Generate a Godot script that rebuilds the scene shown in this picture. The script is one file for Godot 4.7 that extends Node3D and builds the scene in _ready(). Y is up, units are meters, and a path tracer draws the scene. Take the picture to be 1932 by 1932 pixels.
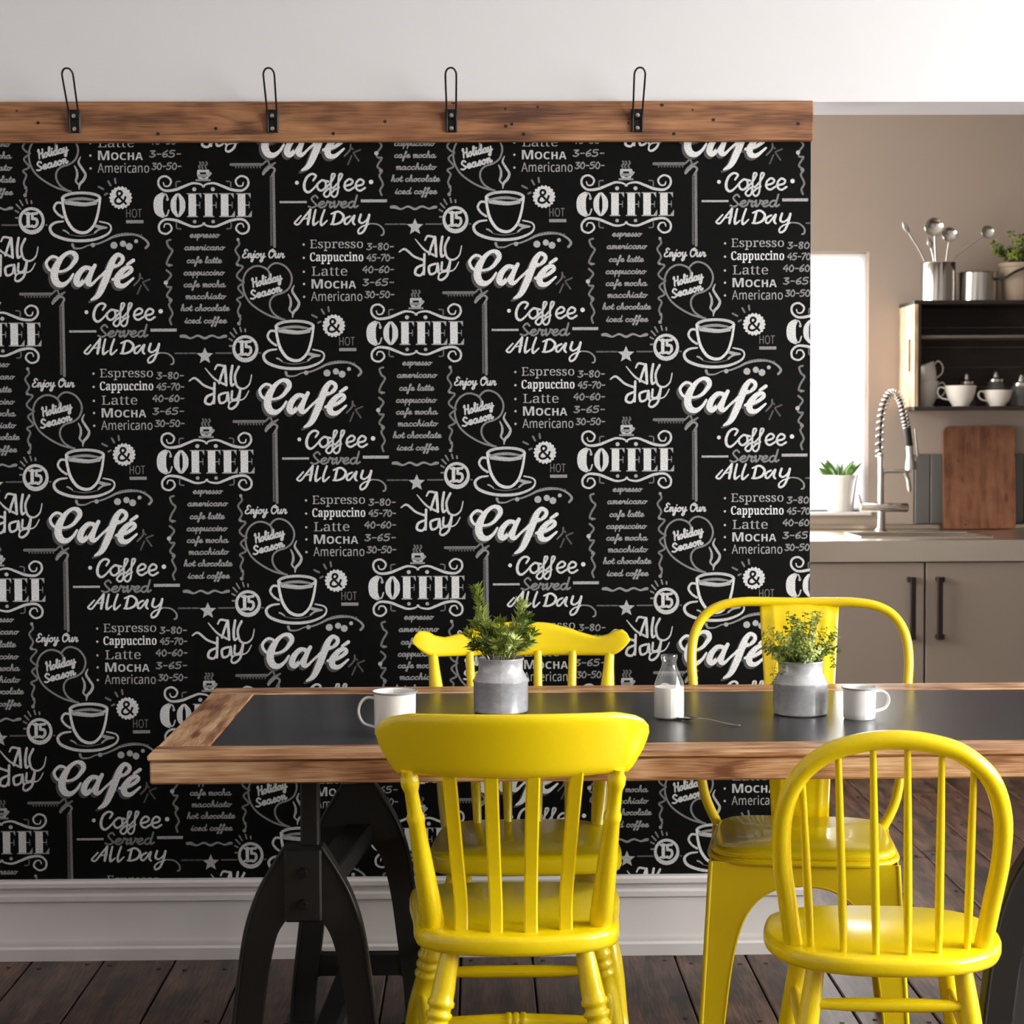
extends Node3D
# A cafe-style dining room: black lettered wallpaper on a partition, yellow chairs round a trestle table, a kitchen through the opening.
# World: the partition's front face is z = 0, floor y = 0, x to the right.

var M := {}
var taken := {}
var RNG := RandomNumberGenerator.new()

# ---------------------------------------------------------------- mesh helpers
func S() -> SurfaceTool:
	var st := SurfaceTool.new()
	st.begin(Mesh.PRIMITIVE_TRIANGLES)
	return st

func tri(st: SurfaceTool, a: Vector3, b: Vector3, c: Vector3, g := -1, ua := Vector2.ZERO, ub := Vector2.ZERO, uc := Vector2.ZERO) -> void:
	# a, b, c run counter-clockwise seen from outside
	st.set_smooth_group(g)
	st.set_uv(ua); st.add_vertex(a)
	st.set_uv(uc); st.add_vertex(c)
	st.set_uv(ub); st.add_vertex(b)

func quad(st: SurfaceTool, a: Vector3, b: Vector3, c: Vector3, d: Vector3, g := -1, ua := Vector2.ZERO, ub := Vector2.ZERO, uc := Vector2.ZERO, ud := Vector2.ZERO) -> void:
	tri(st, a, b, c, g, ua, ub, uc)
	tri(st, a, c, d, g, ua, uc, ud)

func face(st: SurfaceTool, pts: Array, mid: Vector3, xf: Transform3D, axis: int, grain: int, uvo: Vector2) -> void:
	var n: Vector3 = (pts[1] - pts[0]).cross(pts[2] - pts[0])
	var c := Vector3.ZERO
	for p in pts: c += p
	c /= pts.size()
	var q := pts.duplicate()
	if n.dot(c - mid) < 0.0: q.reverse()
	var a := grain
	var b := 0
	if axis == grain:
		a = (grain + 1) % 3
		b = (grain + 2) % 3
	else:
		b = 3 - axis - grain
	for i in range(1, q.size() - 1):
		var p0: Vector3 = q[0]; var p1: Vector3 = q[i]; var p2: Vector3 = q[i + 1]
		tri(st, xf * p0, xf * p1, xf * p2, -1, Vector2(p0[a], p0[b]) + uvo, Vector2(p1[a], p1[b]) + uvo, Vector2(p2[a], p2[b]) + uvo)

func box(st: SurfaceTool, c: Vector3, s: Vector3, bev := 0.003, grain := 0, xf := Transform3D.IDENTITY, uvo := Vector2.ZERO) -> void:
	var h := s / 2.0
	var bv := minf(bev, minf(h.x, minf(h.y, h.z)) * 0.9)
	var P := func(sg: Array, full: int) -> Vector3:
		var v := Vector3.ZERO
		for k in 3: v[k] = c[k] + sg[k] * (h[k] if k == full else h[k] - bv)
		return v
	for a in 3:
		var b := (a + 1) % 3
		var d := (a + 2) % 3
		for sa in [-1, 1]:
			var pts := []
			for o in [[-1, -1], [1, -1], [1, 1], [-1, 1]]:
				var sg := [0, 0, 0]
				sg[a] = sa; sg[b] = o[0]; sg[d] = o[1]
				pts.append(P.call(sg, a))
			face(st, pts, c, xf, a, grain, uvo)
			if bv > 0.0:
				for sb in [-1, 1]:
					var s0 := [0, 0, 0]
					s0[a] = sa; s0[b] = sb; s0[d] = -1
					var s1 := s0.duplicate(); s1[d] = 1
					face(st, [P.call(s0, a), P.call(s1, a), P.call(s1, b), P.call(s0, b)], c, xf, a, grain, uvo)
	if bv > 0.0:
		for i in 8:
			var sg := [1 if i & 1 else -1, 1 if i & 2 else -1, 1 if i & 4 else -1]
			face(st, [P.call(sg, 0), P.call(sg, 1), P.call(sg, 2)], c, xf, 1, grain, uvo)

func lathe(st: SurfaceTool, prof: Array, n := 24, xf := Transform3D.IDENTITY) -> void:
	# prof: Vector2(radius, y), running so that the outside lies on the right when y grows
	var g := 1
	for i in prof.size() - 1:
		var p: Vector2 = prof[i]; var q: Vector2 = prof[i + 1]
		if i > 0:
			var o: Vector2 = prof[i - 1]
			if absf((p - o).angle_to(q - p)) > 0.7: g += 1
		for k in n:
			var a0 := TAU * k / n; var a1 := TAU * (k + 1) / n
			var A := Vector3(p.x * sin(a0), p.y, p.x * cos(a0)); var B := Vector3(p.x * sin(a1), p.y, p.x * cos(a1))
			var C := Vector3(q.x * sin(a1), q.y, q.x * cos(a1)); var D := Vector3(q.x * sin(a0), q.y, q.x * cos(a0))
			if p.x > 1e-5: tri(st, xf * A, xf * B, xf * C, g, Vector2(a0, p.y), Vector2(a1, p.y), Vector2(a1, q.y))
			if q.x > 1e-5: tri(st, xf * A, xf * C, xf * D, g, Vector2(a0, p.y), Vector2(a1, q.y), Vector2(a0, q.y))

func circle(n: int, rx := 1.0, ry := 1.0) -> PackedVector2Array:
	var r := PackedVector2Array()
	for k in n: r.append(Vector2(rx * cos(TAU * k / n), ry * sin(TAU * k / n)))
	return r

func rect2(w: float, t: float, b := 0.002) -> PackedVector2Array:
	var x := w / 2; var y := t / 2
	return PackedVector2Array([Vector2(x, -y + b), Vector2(x, y - b), Vector2(x - b, y), Vector2(-x + b, y), Vector2(-x, y - b), Vector2(-x, -y + b), Vector2(-x + b, -y), Vector2(x - b, -y)])

func sweep(st: SurfaceTool, pts: Array, sec: PackedVector2Array, scales, ref := Vector3.ZERO, smooth := true, loop := false) -> void:
	var n := pts.size(); var m := sec.size()
	var rings := []
	var side := ref
	var along := 0.0
	var lens := []
	for i in n:
		var p: Vector3 = pts[i]
		var t: Vector3
		if loop: t = pts[(i + 1) % n] - pts[(i + n - 1) % n]
		else: t = pts[mini(i + 1, n - 1)] - pts[maxi(i - 1, 0)]
		t = t.normalized()
		if ref != Vector3.ZERO: side = ref
		elif i == 0: side = Vector3.RIGHT if absf(t.x) < 0.7 else Vector3.BACK
		side = (side - t * side.dot(t)).normalized()
		var up := t.cross(side)
		var k: float = scales[i] if scales is Array else float(scales)
		if i > 0: along += p.distance_to(pts[i - 1])
		lens.append(along)
		var ring := []
		for j in m: ring.append(p + side * sec[j].x * k + up * sec[j].y * k)
		rings.append(ring)
	var last := n if loop else n - 1
	for i in last:
		var A: Array = rings[i]; var B: Array = rings[(i + 1) % n]
		for j in m:
			var j2 := (j + 1) % m
			quad(st, A[j], A[j2], B[j2], B[j], 1 if smooth else -1, Vector2(lens[i], float(j) / m), Vector2(lens[i], float(j + 1) / m), Vector2(lens[(i + 1) % n], float(j + 1) / m), Vector2(lens[(i + 1) % n], float(j) / m))
	if not loop:
		for j in range(1, m - 1):
			tri(st, rings[0][0], rings[0][j + 1], rings[0][j], 5)
			tri(st, rings[n - 1][0], rings[n - 1][j], rings[n - 1][j + 1], 6)

func tube(st: SurfaceTool, pts: Array, r, n := 10, loop := false) -> void:
	sweep(st, pts, circle(n), r, Vector3.ZERO, true, loop)

func spline(pts: Array, per := 6, loop := false) -> Array:
	var out := []
	var n := pts.size()
	for i in (n if loop else n - 1):
		var p0 = pts[(i + n - 1) % n] if loop else pts[maxi(i - 1, 0)]
		var p1 = pts[i]
		var p2 = pts[(i + 1) % n]
		var p3 = pts[(i + 2) % n] if loop else pts[mini(i + 2, n - 1)]
		for k in per:
			var t := float(k) / per
			out.append(0.5 * ((2.0 * p1) + (p2 - p0) * t + (2.0 * p0 - 5.0 * p1 + 4.0 * p2 - p3) * t * t + (3.0 * p1 - p0 - 3.0 * p2 + p3) * t * t * t))
	if not loop: out.append(pts[n - 1])
	return out

func line(a: Vector3, b: Vector3, n: int) -> Array:
	var out := []
	for i in n + 1: out.append(a.lerp(b, float(i) / n))
	return out

func turned(st: SurfaceTool, a: Vector3, b: Vector3, prof: Array, n := 12) -> void:
	# a turned rod from a to b; prof = [t, radius, t, radius ...]
	var pts := []; var rad := []
	for i in range(0, prof.size(), 2):
		pts.append(a.lerp(b, prof[i])); rad.append(prof[i + 1])
	sweep(st, pts, circle(n), rad)

func slab(st: SurfaceTool, outline: Array, y0: float, y1: float, r := 0.008) -> void:
	# a flat board with a smooth outline (Vector2 x, z) and rounded edges
	var c := Vector2.ZERO
	for p in outline: c += p
	c /= outline.size()
	var lv := [[y0, r], [y0 + r * 0.3, r * 0.3], [y0 + r, 0.0], [y1 - r, 0.0], [y1 - r * 0.3, r * 0.3], [y1, r]]
	var rings := []
	for l in lv:
		var ring := []
		for p in outline:
			var d: Vector2 = (c - p).normalized() * l[1]
			ring.append(Vector3(p.x + d.x, l[0], p.y + d.y))
		rings.append(ring)
	var n := outline.size()
	for i in lv.size() - 1:
		for j in n:
			var k := (j + 1) % n
			quad(st, rings[i][k], rings[i][j], rings[i + 1][j], rings[i + 1][k], 1)
	for j in n:
		var k := (j + 1) % n
		tri(st, rings[0][j], rings[0][k], Vector3(c.x, y0, c.y), 1)
		tri(st, rings[-1][k], rings[-1][j], Vector3(c.x, y1, c.y), 1)

func solid(st: SurfaceTool, nu: int, nv: int, f: Callable, g: Callable) -> void:
	# a thick sheet between front f(u, v) and back g(u, v)
	for i in nu:
		for j in nv:
			var u0 := float(i) / nu; var u1 := float(i + 1) / nu; var v0 := float(j) / nv; var v1 := float(j + 1) / nv
			quad(st, f.call(u0, v0), f.call(u1, v0), f.call(u1, v1), f.call(u0, v1), 1, Vector2(u0, v0), Vector2(u1, v0), Vector2(u1, v1), Vector2(u0, v1))
			quad(st, g.call(u1, v0), g.call(u0, v0), g.call(u0, v1), g.call(u1, v1), 1, Vector2(u1, v0), Vector2(u0, v0), Vector2(u0, v1), Vector2(u1, v1))
	for i in nu:
		var u0 := float(i) / nu; var u1 := float(i + 1) / nu
		quad(st, g.call(u0, 0.0), g.call(u1, 0.0), f.call(u1, 0.0), f.call(u0, 0.0), 1)
		quad(st, f.call(u0, 1.0), f.call(u1, 1.0), g.call(u1, 1.0), g.call(u0, 1.0), 1)
	for j in nv:
		var v0 := float(j) / nv; var v1 := float(j + 1) / nv
		quad(st, g.call(0.0, v0), f.call(0.0, v0), f.call(0.0, v1), g.call(0.0, v1), 1)
		quad(st, f.call(1.0, v0), g.call(1.0, v0), g.call(1.0, v1), f.call(1.0, v1), 1)

func prism(st: SurfaceTool, poly: PackedVector2Array, d: float, put: Callable, swap := false) -> void:
	# extrudes a polygon by d along its normal; put(x, y, depth) gives the place
	var p := poly
	if Geometry2D.is_polygon_clockwise(p): p.reverse()
	var idx := Geometry2D.triangulate_polygon(p)
	for i in range(0, idx.size(), 3):
		var a: Vector2 = p[idx[i]]; var b: Vector2 = p[idx[i + 1]]; var c: Vector2 = p[idx[i + 2]]
		if (b - a).cross(c - a) < 0.0:
			var t := b; b = c; c = t
		tri(st, put.call(a.x, a.y, d), put.call(b.x, b.y, d), put.call(c.x, c.y, d), 2, Vector2(a.y, a.x) if swap else a, Vector2(b.y, b.x) if swap else b, Vector2(c.y, c.x) if swap else c)
		tri(st, put.call(a.x, a.y, 0.0), put.call(c.x, c.y, 0.0), put.call(b.x, b.y, 0.0), 3, a, c, b)
	var n := p.size()
	var g := 10
	for i in n:
		var a := p[i]; var b := p[(i + 1) % n]; var o := p[(i + n - 1) % n]
		if absf((a - o).angle_to(b - a)) > 0.6: g += 1
		quad(st, put.call(a.x, a.y, 0.0), put.call(b.x, b.y, 0.0), put.call(b.x, b.y, d), put.call(a.x, a.y, d), g, Vector2(0, 0), Vector2(a.distance_to(b), 0), Vector2(a.distance_to(b), d), Vector2(0, d))

func part(called: String, st: SurfaceTool, m: Material, parent: Node3D, label := "") -> MeshInstance3D:
	st.generate_normals()
	var o := MeshInstance3D.new()
	o.name = called
	o.mesh = st.commit()
	o.material_override = m
	parent.add_child(o, true)
	if label: o.set_meta("label", label)
	return o

func numbered(called: String) -> String:
	if not taken.has(called):
		taken[called] = 0
		return called
	taken[called] += 1
	return "%s_%03d" % [called, taken[called]]

func thing(called: String, label: String, category: String, at := Vector3.ZERO, turn := 0.0, group := "") -> Node3D:
	var o := Node3D.new()
	o.name = numbered(called)
	add_child(o)
	o.position = at
	o.rotation.y = turn
	o.set_meta("label", label)
	o.set_meta("category", category)
	if group: o.set_meta("group", group)
	return o

func struct(called: String, label: String, category: String, at := Vector3.ZERO) -> Node3D:
	var o := thing(called, label, category, at)
	o.set_meta("kind", "structure")
	return o

# ---------------------------------------------------------------- materials
func mat(c: Color, rough := 0.6, metal := 0.0) -> StandardMaterial3D:
	var m := StandardMaterial3D.new()
	m.albedo_color = c
	m.roughness = rough
	m.metallic = metal
	return m

func rgb(r: int, g: int, b: int) -> Color:
	return Color(r / 255.0, g / 255.0, b / 255.0)

func wood_image(w: int, h: int, dark: Color, mid: Color, pale: Color, sd: int, streak: float, specks: int) -> ImageTexture:
	# u runs along the grain; soft growth bands, fine fibre streaks, blotches of age, a few knots and specks
	var a := FastNoiseLite.new(); a.seed = sd; a.frequency = 1.0; a.fractal_octaves = 3
	var b := FastNoiseLite.new(); b.seed = sd + 7; b.frequency = 1.0; b.fractal_octaves = 2
	var r := RandomNumberGenerator.new(); r.seed = sd
	var knots := []
	for i in 5: knots.append([r.randf_range(0.12, 0.72) * w, r.randf() * h, r.randf_range(4, 11)])
	var data := PackedByteArray(); data.resize(w * h * 3)
	for y in h:
		for x in w:
			var dy := 0.0
			var kn := 0.0
			for k in knots:
				var ex: float = (x - k[0]) / (k[2] * 3.2); var ey: float = (y - k[1]) / k[2]
				var q := ex * ex + ey * ey
				if q < 9.0:
					dy += ey * exp(-q * 0.5) * k[2] * 1.2
					kn = maxf(kn, exp(-q * 2.2))
			var yy := y + dy
			var band := a.get_noise_2d(x * 0.0026, yy * 0.03)
			var fib := b.get_noise_2d(x * 0.011, yy * 0.33)
			var blot := a.get_noise_2d(x * 0.008 + 300.0, y * 0.012 + 90.0)
			var t := 0.5 + band * 0.55 + fib * streak + blot * 0.4 - kn * 0.7
			if x > w * 0.8:
				# run into the start of the picture so that repeats do not show
				var x2 := x - w
				var t2 := 0.5 + a.get_noise_2d(x2 * 0.0026, yy * 0.03) * 0.55 + b.get_noise_2d(x2 * 0.011, yy * 0.33) * streak + a.get_noise_2d(x2 * 0.008 + 300.0, y * 0.012 + 90.0) * 0.4
				t = lerpf(t, t2, (x - w * 0.8) / (w * 0.2))
			var c := mid.lerp(pale, clampf((t - 0.5) * 1.9, 0.0, 1.0)) if t > 0.5 else mid.lerp(dark, clampf((0.5 - t) * 1.9, 0.0, 1.0))
			var o := (y * w + x) * 3
			data[o] = int(c.r * 255.0); data[o + 1] = int(c.g * 255.0); data[o + 2] = int(c.b * 255.0)
	for i in specks:
		var cx := r.randi_range(4, w - 5); var cy := r.randi_range(4, h - 5); var rr := r.randf_range(1.2, 3.2)
		for y in range(-4, 5):
			for x in range(-4, 5):
				if x * x + y * y <= rr * rr:
					var o := ((cy + y) * w + cx + x) * 3
					for k in 3: data[o + k] = int(data[o + k] * 0.3)
	var img := Image.create_from_data(w, h, false, Image.FORMAT_RGB8, data)
	img.generate_mipmaps()
	return ImageTexture.create_from_image(img)

func wood_mat(tex: ImageTexture, len_m: float, wid_m: float, rough: float) -> StandardMaterial3D:
	var m := mat(Color.WHITE, rough)
	m.albedo_texture = tex
	m.uv1_scale = Vector3(1.0 / len_m, 1.0 / wid_m, 1.0)
	return m

# ---------------------------------------------------------------- wallpaper print (lettering drawn as chalk strokes into a texture)
const CW := 1024
const CH := 1242
const CS := 2.578
var buf := PackedFloat32Array()
var zo := Vector3(0, 0, 1)

func zoom(x: float, y: float, k: float) -> void:
	zo = Vector3(x, y, k)

func put_px(x: int, y: int, cov: float, v: float) -> void:
	while x < 0: x += CW; y += 621
	while x >= CW: x -= CW; y -= 621
	y = posmod(y, CH)
	var i := y * CW + x
	buf[i] = buf[i] + (v - buf[i]) * cov

func pen(flat: Array, v := 1.0, w := 0.0) -> void:
	# a spline stroke through x, y, width triples (or x, y pairs when w is given), in zoomed sketch units
	var pts := []
	var step := 2 if w > 0.0 else 3
	for i in range(0, flat.size(), step):
		pts.append(Vector3(flat[i], flat[i + 1], w if w > 0.0 else float(flat[i + 2])))
	var fine := spline(pts, 8)
	ink(fine, v)

func ink(pts: Array, v: float) -> void:
	for i in pts.size():
		var p: Vector3 = pts[i]
		pts[i] = Vector3((zo.x + p.x / zo.z - 783.0) * CS, (zo.y + p.y / zo.z - 630.0) * CS, maxf(p.z / zo.z * CS * 0.5, 1.1))
	for i in pts.size() - 1:
		var p: Vector3 = pts[i]; var q: Vector3 = pts[i + 1]
		var r := maxf(p.z, q.z) + 1.0
		var x0 := floori(minf(p.x, q.x) - r); var x1 := ceili(maxf(p.x, q.x) + r)
		var y0 := floori(minf(p.y, q.y) - r); var y1 := ceili(maxf(p.y, q.y) + r)
		var dx := q.x - p.x; var dy := q.y - p.y
		var ll := maxf(dx * dx + dy * dy, 1e-6)
		for y in range(y0, y1 + 1):
			for x in range(x0, x1 + 1):
				var ax := x - p.x; var ay := y - p.y
				var t := clampf((ax * dx + ay * dy) / ll, 0.0, 1.0)
				var ex := ax - dx * t; var ey := ay - dy * t
				var c := p.z + (q.z - p.z) * t + 0.5 - sqrt(ex * ex + ey * ey)
				if c > 0.0: put_px(x, y, minf(c, 1.0), v)

func dot(x: float, y: float, r: float, v := 1.0) -> void:
	ink([Vector3(x, y, r * 2), Vector3(x + 0.01, y, r * 2)], v)

func fill(poly: Array, v: float) -> void:
	# a filled convex or simple polygon, sketch units
	var p := PackedVector2Array()
	for q in poly: p.append(Vector2((zo.x + q.x / zo.z - 783.0) * CS, (zo.y + q.y / zo.z - 630.0) * CS))
	var idx := Geometry2D.triangulate_polygon(p)
	for i in range(0, idx.size(), 3): fill_tri(p[idx[i]], p[idx[i + 1]], p[idx[i + 2]], v)

func fill_tri(a: Vector2, b: Vector2, c: Vector2, v: float) -> void:
	var area := (b - a).cross(c - a)
	if absf(area) < 1e-4: return
	if area < 0.0:
		var t := b; b = c; c = t
	for y in range(floori(minf(a.y, minf(b.y, c.y))), ceili(maxf(a.y, maxf(b.y, c.y))) + 1):
		for x in range(floori(minf(a.x, minf(b.x, c.x))), ceili(maxf(a.x, maxf(b.x, c.x))) + 1):
			var p := Vector2(x, y)
			if (b - a).cross(p - a) >= -0.3 and (c - b).cross(p - b) >= -0.3 and (a - c).cross(p - c) >= -0.3: put_px(x, y, 1.0, v)

func bar(x0: float, y0: float, x1: float, y1: float, v := 1.0) -> void:
	fill([Vector2(x0, y0), Vector2(x1, y0), Vector2(x1, y1), Vector2(x0, y1)], v)

func type_set(text: String, x0: float, x1: float, top: float, base: float, face_name: String, bold: bool, v: float) -> void:
	# printed type fitted between x0..x1 with capitals from top to base (photo pixels)
	var f := SystemFont.new()
	f.font_names = PackedStringArray([face_name])
	f.font_weight = 700 if bold else 400
	var tm := TextMesh.new()
	tm.font = f
	tm.text = text
	tm.font_size = 64
	tm.pixel_size = 1.0
	tm.depth = 0.0
	tm.curve_step = 1.0
	var arr := tm.get_mesh_arrays()
	var vs: PackedVector3Array = arr[Mesh.ARRAY_VERTEX]
	var ix: PackedInt32Array = arr[Mesh.ARRAY_INDEX] if arr[Mesh.ARRAY_INDEX] != null else PackedInt32Array()
	var one := TextMesh.new()
	one.font = f; one.text = "E"; one.font_size = 64; one.pixel_size = 1.0; one.depth = 0.0
	var eb := one.get_aabb()
	var bb := tm.get_aabb()
	# the mesh is centred on its line; the height of the capital E tells where the base line runs
	var ky := (base - top) / eb.size.y
	var kx := (x1 - x0) / bb.size.x
	var n := ix.size() if ix.size() > 0 else vs.size()
	for i in range(0, n, 3):
		var q := []
		for k in 3:
			var p: Vector3 = vs[ix[i + k]] if ix.size() > 0 else vs[i + k]
			q.append(Vector2((x0 + (p.x - bb.position.x) * kx - 783.0) * CS, (base - (p.y - eb.position.y) * ky - 630.0) * CS))
		fill_tri(q[0], q[1], q[2], v)

var GLYPH := {
	"a": [0.95, [.62, .85, .4, 1, .12, .75, .05, .3, .25, 0, .5, .2, .65, .9, .62, .3, .75, 0, 1.0, .3]],
	"c": [0.75, [.6, .8, .4, 1, .12, .75, .05, .3, .3, 0, .75, .3]],
	"d": [0.98, [.62, .85, .4, 1, .12, .75, .05, .3, .25, 0, .5, .2, .72, 1.2, .78, 2], [.78, 2, .66, .4, .75, 0, 1, .3]],
	"e": [0.75, [0, .4, .4, .55, .55, .85, .35, 1, .1, .7, .1, .25, .35, 0, .75, .3]],
	"f": [0.6, [0, .2, .35, 1.0, .55, 1.8, .4, 2.05, .28, 1.6, .2, .3, .1, -.9, -.05, -1, -.05, -.6, .3, .1, .6, .4]],
	"h": [0.85, [0, .3, .35, 1.4, .35, 2, .2, 1.9, .1, 0], [.1, .5, .35, 1, .55, .8, .5, .2, .65, 0, .85, .3]],
	"i": [0.5, [0, .3, .2, 1, .15, .3, .28, 0, .5, .3], [.26, 1.5, .3, 1.55]],
	"j": [0.5, [0, .3, .25, 1, .15, -.6, -.05, -.9, -.1, -.5, .5, .3], [.3, 1.5, .34, 1.55]],
	"l": [0.52, [0, .3, .4, 1.5, .35, 2.05, .2, 1.8, .12, .4, .28, 0, .55, .3]],
	"m": [1.0, [0, .7, .12, 1, .1, 0], [.1, .5, .3, 1, .42, .8, .38, 0], [.38, .5, .6, 1, .75, .8, .68, .2, .8, 0, 1, .3]],
	"n": [0.78, [0, .7, .12, 1, .1, 0], [.1, .5, .35, 1, .5, .8, .45, .2, .58, 0, .8, .3]],
	"o": [0.8, [.4, 1, .12, .75, .05, .3, .3, 0, .55, .3, .55, .75, .4, 1, .5, .8, .85, .85]],
	"p": [0.75, [0, .5, .15, 1, .1, -.9], [.1, .5, .35, 1, .55, .7, .5, .2, .3, 0, .1, .2], [.5, .2, .75, .3]],
	"r": [0.7, [0, .3, .15, 1.05, .25, .85, .5, .9, .42, .3, .55, 0, .75, .3]],
	"s": [0.62, [0, .2, .35, 1.05, .4, .6, .5, .25, .3, 0, .05, .15], [.3, 0, .65, .3]],
	"t": [0.55, [0, .3, .3, 1.7, .2, .3, .35, 0, .6, .3], [.02, 1.15, .5, 1.2]],
	"u": [0.88, [0, .7, .12, 1, .08, .3, .25, 0, .5, .4, .6, 1, .55, .3, .68, 0, .9, .3]],
	"v": [0.78, [0, .7, .15, 1, .2, .1, .35, .1, .6, .8, .55, 1, .8, .9]],
	"y": [0.85, [0, .7, .12, 1, .1, .35, .25, .05, .5, .4, .6, 1, .5, -.5, .3, -.95, .1, -.7, .4, -.1, .85, .3]],
	"E": [0.95, [.8, 1.7, .5, 2, .25, 1.6, .5, 1.1, .15, .8, .1, .2, .45, 0, .9, .35]],
	"O": [1.1, [.6, 2, .2, 1.6, .05, .8, .25, .1, .6, .05, .95, .8, .85, 1.7, .55, 1.95, .5, 1.5, 1.1, 1.5]],
	"H": [1.2, [.1, 1.7, .3, 2, .25, 0], [.25, .9, .6, 1.1, .95, 1.1], [1.0, 2, .9, .2, 1.05, 0, 1.2, .3]],
	"S": [0.95, [.0, .2, .4, 0, .75, .4, .4, 1.0, .2, 1.5, .5, 2, .8, 1.6], [.75, .4, .95, .3]],
	"0": [0.7, [.3, 1.5, .05, .9, .15, .1, .45, .1, .55, .9, .3, 1.5]],
	"3": [0.65, [.05, 1.4, .5, 1.4, .2, .85, .55, .5, .3, 0, 0, .15]],
	"4": [0.7, [.4, 1.5, .0, .6, .6, .6], [.45, .95, .4, 0]],
	"5": [0.7, [.55, 1.5, .15, 1.45, .1, .9, .45, .85, .5, .3, .25, 0, 0, .1]],
	"6": [0.7, [.5, 1.5, .1, .8, .15, .05, .5, .2, .45, .7, .1, .5]],
	"7": [0.65, [0, 1.4, .55, 1.5, .3, .7, .15, 0]],
	"8": [0.7, [.3, .8, .08, 1.2, .3, 1.5, .5, 1.2, .1, .4, .3, 0, .52, .35, .3, .8]],
	"-": [0.6, [.1, .7, .45, .7]],
	" ": [0.55],
}

func script_word(text: String, x0: float, y0: float, x1: float, y1: float, xh: float, w: float, v: float, slant := 0.28) -> void:
	# joined handwriting fitted on the base line from (x0, y0) to (x1, y1), sketch units
	var total := 0.0
	for ch in text: total += GLYPH[ch][0]
	var dir := Vector2(x1 - x0, y1 - y0) / total
	var up := Vector2(dir.y, -dir.x).normalized() * xh
	var at := 0.0
	for ch in text:
		var g: Array = GLYPH[ch]
		for k in range(1, g.size()):
			var s: Array = g[k]
			var flat := []
			for i in range(0, s.size(), 2):
				var gx: float = at + s[i] + slant * s[i + 1] * xh / dir.length() * 0.5
				var p: Vector2 = Vector2(x0, y0) + dir * gx + up * s[i + 1]
				flat.append(p.x); flat.append(p.y)
			pen(flat, v, w)
		at += g[0]

func coffee_letter(kind: String, u: float) -> void:
	# fat-faced capital with hairline serifs, 205 units tall, left edge at u
	var t := 1590.0; var b := 1795.0
	if kind == "C":
		pen([u + 75, t + 14, 40, u + 45, t + 50, 72, u + 38, t + 102, 82, u + 45, t + 155, 72, u + 75, b - 14, 40], 0.9)
		pen([u + 70, t + 8, u + 105, t + 10, u + 122, t + 48], 0.8, 13)
		pen([u + 70, b - 8, u + 110, b - 14, u + 128, b - 60], 0.8, 13)
		dot(u + 118, t + 52, 13, 0.75)
	elif kind == "O":
		pen([u + 50, t + 16, 24, u + 28, t + 60, 44, u + 24, t + 102, 50, u + 28, t + 145, 44, u + 50, b - 16, 24], 0.9)
		pen([u + 76, t + 16, 24, u + 98, t + 60, 44, u + 102, t + 102, 50, u + 98, t + 145, 44, u + 76, b - 16, 24], 0.9)
		pen([u + 48, t + 10, u + 63, t + 7, u + 78, t + 10], 0.85, 14)
		pen([u + 48, b - 10, u + 63, b - 7, u + 78, b - 10], 0.85, 14)
	else:
		bar(u + 10, t, u + 76, b, 0.92)
		bar(u - 4, t, u + 118, t + 10, 0.7)
		bar(u - 4, b - 10, u + (90 if kind == "F" else 118), b, 0.7)
		fill([Vector2(u + 92, t), Vector2(u + 122, t), Vector2(u + 122, t + 48)], 0.7)
		bar(u + 76, t + 98, u + 104, t + 107, 0.65)
		fill([Vector2(u + 104, t + 74), Vector2(u + 112, t + 74), Vector2(u + 112, t + 130), Vector2(u + 104, t + 130)], 0.55)
		if kind == "E": fill([Vector2(u + 92, b), Vector2(u + 130, b), Vector2(u + 132, b - 58)], 0.7)

func curl(sx: float, up: bool) -> void:
	# one half of the scroll above or below the COFFEE title, mirrored by sx
	var pts := [580, 1535, 22, 545, 1512, 26, 480, 1505, 32, 410, 1530, 36, 330, 1560, 40, 240, 1566, 34, 190, 1522, 32, 196, 1464, 30, 250, 1444, 28, 295, 1480, 28, 280, 1524, 24, 242, 1528, 20, 230, 1500, 18]
	var small := [375, 1488, 340, 1496, 340, 1545]
	for a in [pts, small]:
		var step := 3 if a == pts else 2
		for i in range(0, a.size(), step):
			if sx < 0: a[i] = 1148 - a[i]
			if not up: a[i + 1] = 3384 - a[i + 1] - (2 if step == 3 else 0)
	for i in range(2, pts.size(), 3): pts[i] *= 0.62
	pen(pts, 0.85)
	pen(small, 0.45, 12)

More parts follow.
